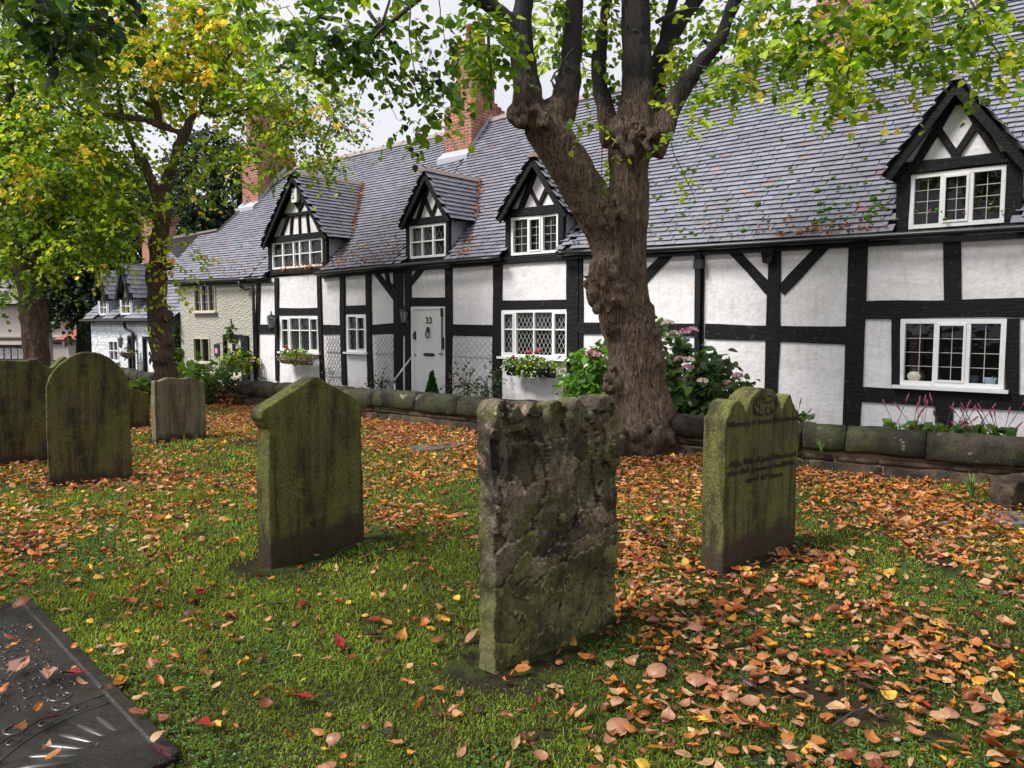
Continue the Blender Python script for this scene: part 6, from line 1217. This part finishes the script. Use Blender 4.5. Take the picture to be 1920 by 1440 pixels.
# keep leaves out of the stones
def instone(x, y, pad=.0):
    k = np.zeros(len(x), bool)
    for o, q, (o0, d, nn) in HS:
        th = .14; w = max(abs(v[0]) for v in o.bound_box); a = (x-o0[0])*d[0]+(y-o0[1])*d[1]; b = (x-o0[0])*nn[0]+(y-o0[1])*nn[1]; k |= (np.abs(a) < w+pad) & (b > -.01-pad) & (b < th+pad)
    return k
def onslab(x, y): px_, py_ = x-so.location[0], y-so.location[1]; u = px_*d_s[0]+py_*d_s[1]; v = px_*nl[0]+py_*nl[1]; return (u > 0) & (u < LS) & (v > 0) & (v < SW)
d_s = (G(60, 1131)-G(346, 1428)); d_s = d_s/np.linalg.norm(d_s)
k = ~instone(Xc, Yc) & ((Xc-big.location[0])**2+(Yc-big.location[1])**2 > .45**2); osl = onslab(Xc, Yc); k &= ~osl | (r.random(len(Xc)) < .45); Xc, Yc = Xc[k], Yc[k]; osl = onslab(Xc, Yc)
n = len(Xc); size = (.026+.060*r.random(n)**1.4)*np.where(r.random(n) < .10, 1.3, 1); print('lawn leaves', n)
Zc = gz(Xc, Yc)+.018+r.random(n)*.012+.03*np.exp(-(((np.array([wall_y(x) for x in Xc])-Yc)*.62)/1.0)**2)*r.random(n); Zc = np.where(osl, SZ+.022, Zc)
inview = (np.abs(Xc) < .655*Yc) & (Yc > 2.35); rank = np.where(inview, size/Yc, 0); order = np.argsort(-rank)
near, far = order[:285], order[285:]
C = np.clip(pick(DP, n, r)*np.array([1.04, 1.0, .92]), 0, .8)
f = far[Yc[far] < 6.5]; g_ = far[Yc[far] >= 6.5]; Vs, Fs_, Cs, base_ = [], [], [], 0
for idx_, gnx, gny in ((f, 5, 6), (g_, 3, 4)):
    m_ = len(idx_); V = lgrid(m_, gnx, gny, size[idx_], kcurl(m_, r), kcurl(m_, r)*.55, r); V = np.einsum('nij,nkj->nki', rots(m_, r, .38), V)+np.stack([Xc, Yc, Zc], 1)[idx_][:, None]
    V[:, :, 2] = np.maximum(V[:, :, 2], (Zc[idx_]-.014)[:, None]); Vs.append(V.reshape(-1, 3)); Fs_.append(((np.arange(m_)*gnx*gny)[:, None, None]+gridf(gnx, gny)[None]).reshape(-1, 4)+base_); base_ += m_*gnx*gny; Cs.append(np.repeat(C[idx_], gnx*gny, 0)*(1+r.normal(0, .08, (m_*gnx*gny, 1))))
tag(link('fallen_leaves', npmesh('fallen_leaves', np.concatenate(Vs), np.concatenate(Fs_), M['dead_leaf'], np.clip(np.concatenate(Cs), 0, 1), smooth=True)), 'carpet of curled brown and orange leaves over the lawn up to the wall', 'fallen leaves', kind='stuff')
# the leaves nearest the camera, each an object: shared shapes in a few colours
KC = [('orange-brown', (.42, .15, .035)), ('pinkish tan', (.37, .18, .10)), ('dark russet', (.21, .065, .025)), ('pale buff', (.46, .28, .14)), ('bright yellow', (.62, .38, .05)), ('blackish brown', (.06, .03, .02))]
wts = np.array([5, 4.5, 3, 2.5, 1.2, .9]); wts /= wts.sum()
gnx, gny = 7, 9; SH = []
for kc, (cn, cc_) in enumerate(KC):
    row = []
    for v in range(7):
        kx = np.array([[.6, 1.4, 2.6, .9, 4.6, 1.9, 5.6][v]]); ky = np.array([[.5, 1.6, .7, 2.2, .9, 1.2, 1.6][v]]); V = lgrid(1, gnx, gny, np.array([1.]), kx, ky, r, .028)[0]
        ed = np.array([(1 if i in (0, gnx-1) else 0) for j in range(gny) for i in range(gnx)]); V = V*(1+.06*ed[:, None]*np.array([1, 0, 0])*np.array([(-1)**(k//gnx) for k in range(len(V))])[:, None]); V[:, 2] -= V[:, 2].min()
        rib = np.array([(.72 if i == gnx//2 else 1) for j in range(gny) for i in range(gnx)]); cv = np.array(cc_)[None]*rib[:, None]*(1+r.normal(0, .09, (len(V), 1)))*(1+.25*vnoise(V*5+v*9, 4)[:, None]); fq = gridf(gnx, gny)
        b0 = V[gnx//2]; st = np.array([b0+[0, 0, .01], b0+[.01, -.15, .03], b0+[.06, -.33, .02], b0+[.085, -.33, .02], b0+[.035, -.15, .03], b0+[.02, 0, .01]])
        me = npmesh('fallen_leaf', np.concatenate([V, st]), [fq, np.array([[0, 1, 4, 5], [1, 2, 3, 4]])+len(V)], M['dead_leaf'], np.clip(np.concatenate([cv, np.tile(np.array(cc_)*.6, (6, 1))]), 0, 1), smooth=True); row.append(me)
    SH.append(row)
curlw = ['nearly flat', 'cupped', 'folded', 'arched', 'tightly curled', 'wavy', 'rolled-up']
HSn = [('the nearest flaking headstone', HS[0][2][0]), ('the gabled headstone', HS[1][2][0]), ('the lobed headstone', HS[2][2][0])]
Rr = rots(len(near), r, .22)
for j, i in enumerate(near):
    kc = int(r.choice(6, p=wts)); v = int(r.choice(7, p=[.22, .2, .14, .16, .08, .14, .06])); o = link('fallen_leaf', SH[kc][v]); s = float(size[i])*.94
    mt = Matrix(Rr[j].tolist()).to_4x4(); z = float(Zc[i])+.002; zmin = min((mt@Vector(c))[2] for c in o.bound_box)*s; o.matrix_world = Matrix.Translation((float(Xc[i]), float(Yc[i]), z-.006-zmin*.8))@mt@Matrix.Scale(s, 4)
    big_ = 'large' if s > .07 else ('small' if s < .05 else 'mid-sized')
    if osl[i]: where = 'on the wet ledger slab'
    else:
        nm, dd = min(((nm, math.hypot(Xc[i]-p[0], Yc[i]-p[1])) for nm, p in HSn), key=lambda t: t[1])
        if dd < .75: where = 'at the foot of '+nm
        else:
            sx = Xc[i]/Yc[i]; where = 'on the grass at the lower '+('left' if sx < -.22 else 'middle' if sx < .2 else 'right')
            if sx < -.2 and abs(Yc[i]-3.3) < .9 and Xc[i] > -2.9 and sx > -.5: where = 'on the grass right of the ledger slab'
    tag(o, f'{big_} {curlw[v]} {KC[kc][0]} leaf {where}', 'leaf', 'fallen leaves on the near lawn')
# deep red maple leaves
simple('maple_red', (.17, .016, .012), .7, spec=.15); simple('maple_purple', (.045, .014, .018), .7, spec=.15)
def maple(x, y, s, mat, lb, z=.05, rz=0.):
    s *= .78
    g = G(x, y, z); pts = []; 
    for k in range(5):
        a = R_(-90+60+k*60+0); a = R_(-30+k*60); L0 = (.5, .8, 1., .8, .5)[k]
        pts += [(.42*math.cos(a-.42), .42*math.sin(a-.42)), (.8*L0*math.cos(a-.12), .8*L0*math.sin(a-.12)), (L0*math.cos(a), L0*math.sin(a)), (.8*L0*math.cos(a+.12), .8*L0*math.sin(a+.12))]
    pts.append((0, -.12)); n = len(pts); m = MB(); zf = lambda x, y: .35*(abs(x)**1.5)+.2*y*y+.06*math.sin(9*x+5*y)
    m.add([(0, .1, 0)]+[(x_*s, y_*s, zf(x_, y_)*s) for x_, y_ in pts], [(0, 1+k, 1+(k+1) % n) for k in range(n)]); m.tube([(0, 0, 0), (.05*s, -.5*s, .1*s), (.2*s, -1*s, .2*s)], .0016, 4)
    o = m.build('maple_leaf', M[mat]); o.location = tuple(g); o.rotation_euler = (r.uniform(-.3, .3), r.uniform(-.3, .3), rz); tag(o, lb, 'leaf', 'dark red maple leaves')
for a in [(142, 1262, .07, 'maple_red', 'crimson maple leaf lying on the ledger slab', .06, 1.2), (108, 1342, .055, 'maple_purple', 'dark purple maple leaf lower on the ledger slab', .06, 2.5), (30, 1255, .09, 'dead_tan', 'dusty pink maple leaf on the ledger slab at left', .06, 0), (92, 1256, .07, 'dead_tan', 'pale pink maple leaf in the middle of the ledger slab', .06, 3.6), (372, 1112, .06, 'maple_red', 'dark red maple leaf on the lawn left of the gabled headstone', .04, 0), (575, 1308, .07, 'maple_red', 'red and purple maple leaf below the gabled headstone', .04, 1), (568, 1128, .05, 'maple_red', 'bright red maple leaf below the gabled headstone base', .04, 3), (528, 1132, .045, 'maple_purple', 'tiny purple maple leaf left of a red one', .04, 2), (376, 1352, .05, 'maple_red', 'crimson maple leaf near the slab corner', .04, 4), (640, 1210, .05, 'maple_red', 'scarlet slip of leaf on open grass', .03, .5), (714, 1190, .06, 'maple_purple', 'purple-brown maple leaf in the middle of the lawn', .04, 2), (710, 1162, .045, 'maple_red', 'small rosy maple leaf in the middle of the lawn', .04, 1), (312, 1418, .05, 'maple_purple', 'dark star-shaped leaf on the slab corner', .06, 1)]:
    if a[3] not in M: simple('dead_tan', (.28, .15, .11), .8, spec=.15)
    maple(*a)
# fallen twigs
for lb, pts in [('forked dark twig right of the nearest headstone', [(1293, 1196), (1320, 1180), (1345, 1170), (1358, 1150), (1358, 1130)]), ('long thin twig at the lower right', [(1560, 1362), (1600, 1335), (1650, 1322), (1700, 1310), (1745, 1280)]), ('curved twig between two headstones', [(784, 1072), (792, 1095), (800, 1112)]), ('fine twig left of the nearest headstone', [(818, 1098), (850, 1092), (890, 1094), (905, 1102)]), ('thin twig near the gabled headstone base', [(630, 1045), (640, 1035), (650, 1022)]), ('short dark twig on the left lawn', [(462, 815), (470, 817), (484, 822)]), ('bent twig among leaves under the big tree', [(1312, 905), (1318, 880), (1330, 862)])]:
    m = MB(); g0 = G(*pts[0], .03); P = [G(x, y, .03+.012*(i % 2))-g0 for i, (x, y) in enumerate(pts)]; m.tube(P, [.0045*(1-.12*i) for i in range(len(P))], 5); e = P[len(P)//2]; m.tube([e, e+np.array([.05, .06, .02]), e+np.array([.07, .14, .01])], [.003, .002, .0015], 4)
    o = m.build('fallen_twig', M['twig_bark']); o.location = (g0[0], g0[1], g0[2]+gz1(g0[0], g0[1])); tag(o, lb, 'twig')
simple('pale_shell', (.30, .25, .20), .8); simple('conker', (.10, .02, .012), .25)
for lb, x, y, s, mt, nm in [('pale pebble on the lawn right of the ledger slab', 188, 1212, .016, 'pale_shell', 'pebble'), ('glossy dark red conker below the nearest headstone', 1248, 1352, .017, 'conker', 'conker'), ('small pale mushroom cap at the lower right', 1682, 1386, .012, 'pale_shell', 'mushroom'), ('tiny white pebble at the bottom edge', 1562, 1418, .010, 'pale_shell', 'pebble')]:
    m = MB(); m.ball((0, 0, 0), s, 12, 8, (1.15, .9, .62)); o = m.build(nm, M[mt], None, True); g = G(x, y, .03); o.location = (g[0], g[1], gz1(g[0], g[1])+.022); tag(o, lb, nm)
# ---------------------------------------------------------------- grass
r = np.random.default_rng(9); GX, GY, GS = [], [], []
for (y0, y1, dn, sc) in [(1.9, 3.6, 9500, 1.), (3.6, 5, 6500, 1.1), (5, 7.5, 3200, 1.4), (7.5, 15, 1000, 2.1)]:
    A_ = (.70*(y0+y1)+1.2)*(y1-y0); nb = int(A_*dn); y = np.sqrt(r.uniform(y0**2, y1**2, nb)); x = r.uniform(-1, 1, nb)*(.70*y+.6); GX.append(x); GY.append(y); GS.append(np.full(nb, sc))
GX, GY, GS = map(np.concatenate, (GX, GY, GS)); wyy = np.interp(GX, [p[0] for p in WL[::-1]], [p[1] for p in WL[::-1]])
bare = np.zeros(len(GX))
for o, q, (o0, d, nn) in HS:
    w = max(abs(v[0]) for v in o.bound_box); a = (GX-o0[0])*d[0]+(GY-o0[1])*d[1]; b = (GX-o0[0])*nn[0]+(GY-o0[1])*nn[1]; dd = np.hypot(np.maximum(np.abs(a)-w, 0), np.maximum(np.abs(b-.06)-.08, 0)); bare = np.maximum(bare, sst(1.15-dd/(.26+.16*n2(GX, GY, 3., 33, 3))))
bare = np.maximum(bare, sst(1.6-np.hypot(GX-big.location[0], GY-big.location[1])))
nb_ = n2(GX, GY, 2.1, 60, 4); right = sst((GX-.3)/2)*sst((6-GY)/3)
k = (GY < wyy-.05) & ~onslab(GX, GY) & ~instone(GX, GY) & (r.random(len(GX)) > bare*1.1) & (nb_ > -.8+.4*right) ; GX, GY, GS = GX[k], GY[k], GS[k]; nb_ = nb_[k]; right = right[k]
n = len(GX); print('blades', n); ln = GS*.50*(.012+.034*r.random(n)**1.4)*(1+.5*np.clip(n2(GX, GY, 1.7, 70, 2), -.6, 1))*(1.15-.3*right)*(1+1.3*(r.random(n) < .05))+.004; wdt = .0026*GS*r.uniform(.7, 1.3, n); a = r.random(n)*6.283; c, s = np.cos(a), np.sin(a); z0 = gz(GX, GY)-.002; be = r.uniform(.2, 1.25, n); az = r.random(n)*6.283
bx, by = np.cos(az)*be*ln, np.sin(az)*be*ln
V = np.stack([np.stack([GX-c*wdt, GY-s*wdt, z0], 1), np.stack([GX+c*wdt, GY+s*wdt, z0], 1), np.stack([GX+c*wdt*.7+bx*.35, GY+s*wdt*.7+by*.35, z0+ln*.62], 1), np.stack([GX-c*wdt*.7+bx*.35, GY-s*wdt*.7+by*.35, z0+ln*.62], 1), np.stack([GX+bx, GY+by, z0+ln*(1-.45*be)], 1)], 1)
kk_ = (np.arange(n)*5)[:, None]; tone = np.clip(.5+.5*n2(GX, GY, .9, 80, 3)-.35*right, 0, 1)[:, None]; cg = np.array([.075, .115, .014])*(1-tone)+np.array([.27, .38, .03])*tone; cg = cg*(1+r.normal(0, .30, (n, 1)))*(.75+.5*np.clip(.5+n2(GX, GY, 5, 88, 2), 0, 1))[:, None]; sw = (r.random(n) < .05)[:, None]; cg = np.where(sw, np.array([.25, .22, .08]), cg)
o = link('grass', npmesh('grass', V.reshape(-1, 3), [kk_+np.array([[0, 1, 2, 3]]), kk_+np.array([[3, 2, 4]])], M['grass_blades'], np.repeat(np.clip(cg, .01, .6), 5, 0)))
tag(o, 'short green grass between the fallen leaves', 'grass', kind='stuff')

# clover and small broad-leaved weeds in the turf
r = np.random.default_rng(19); n = 60000; y = np.sqrt(r.uniform(2**2, 8.**2, n)); x = r.uniform(-1, 1, n)*(.70*y+.6); k = (n2(x, y, 1.9, 95, 3)+.25*sst((-x-.2)/1.5)*sst((4.6-y)/1.5) > .34) & ~onslab(x, y) & ~instone(x, y) & (y < np.interp(x, [p[0] for p in WL[::-1]], [p[1] for p in WL[::-1]])-.1)
x, y = x[k], y[k]; n = len(x); cl = Crown(120)
for j in range(3):
    a = r.random(n)*.5+j*2.094+x*37; T = np.stack([np.cos(a), np.sin(a), np.full(n, .25)], 1); sz = r.uniform(.008, .015, n)
    cl.put(np.stack([x, y, gz(x, y)+r.uniform(.010, .024, n)], 1), T, np.array([0, 0, 1.])+r.normal(0, .25, (n, 3)), sz, pick([((.07, .15, .03), 3), ((.12, .24, .05), 3)], n, r))
o = cl.build('clover', None, (0, 0, 0), twigs=False); tag(o, 'patches of clover in the grass', 'clover', kind='stuff')
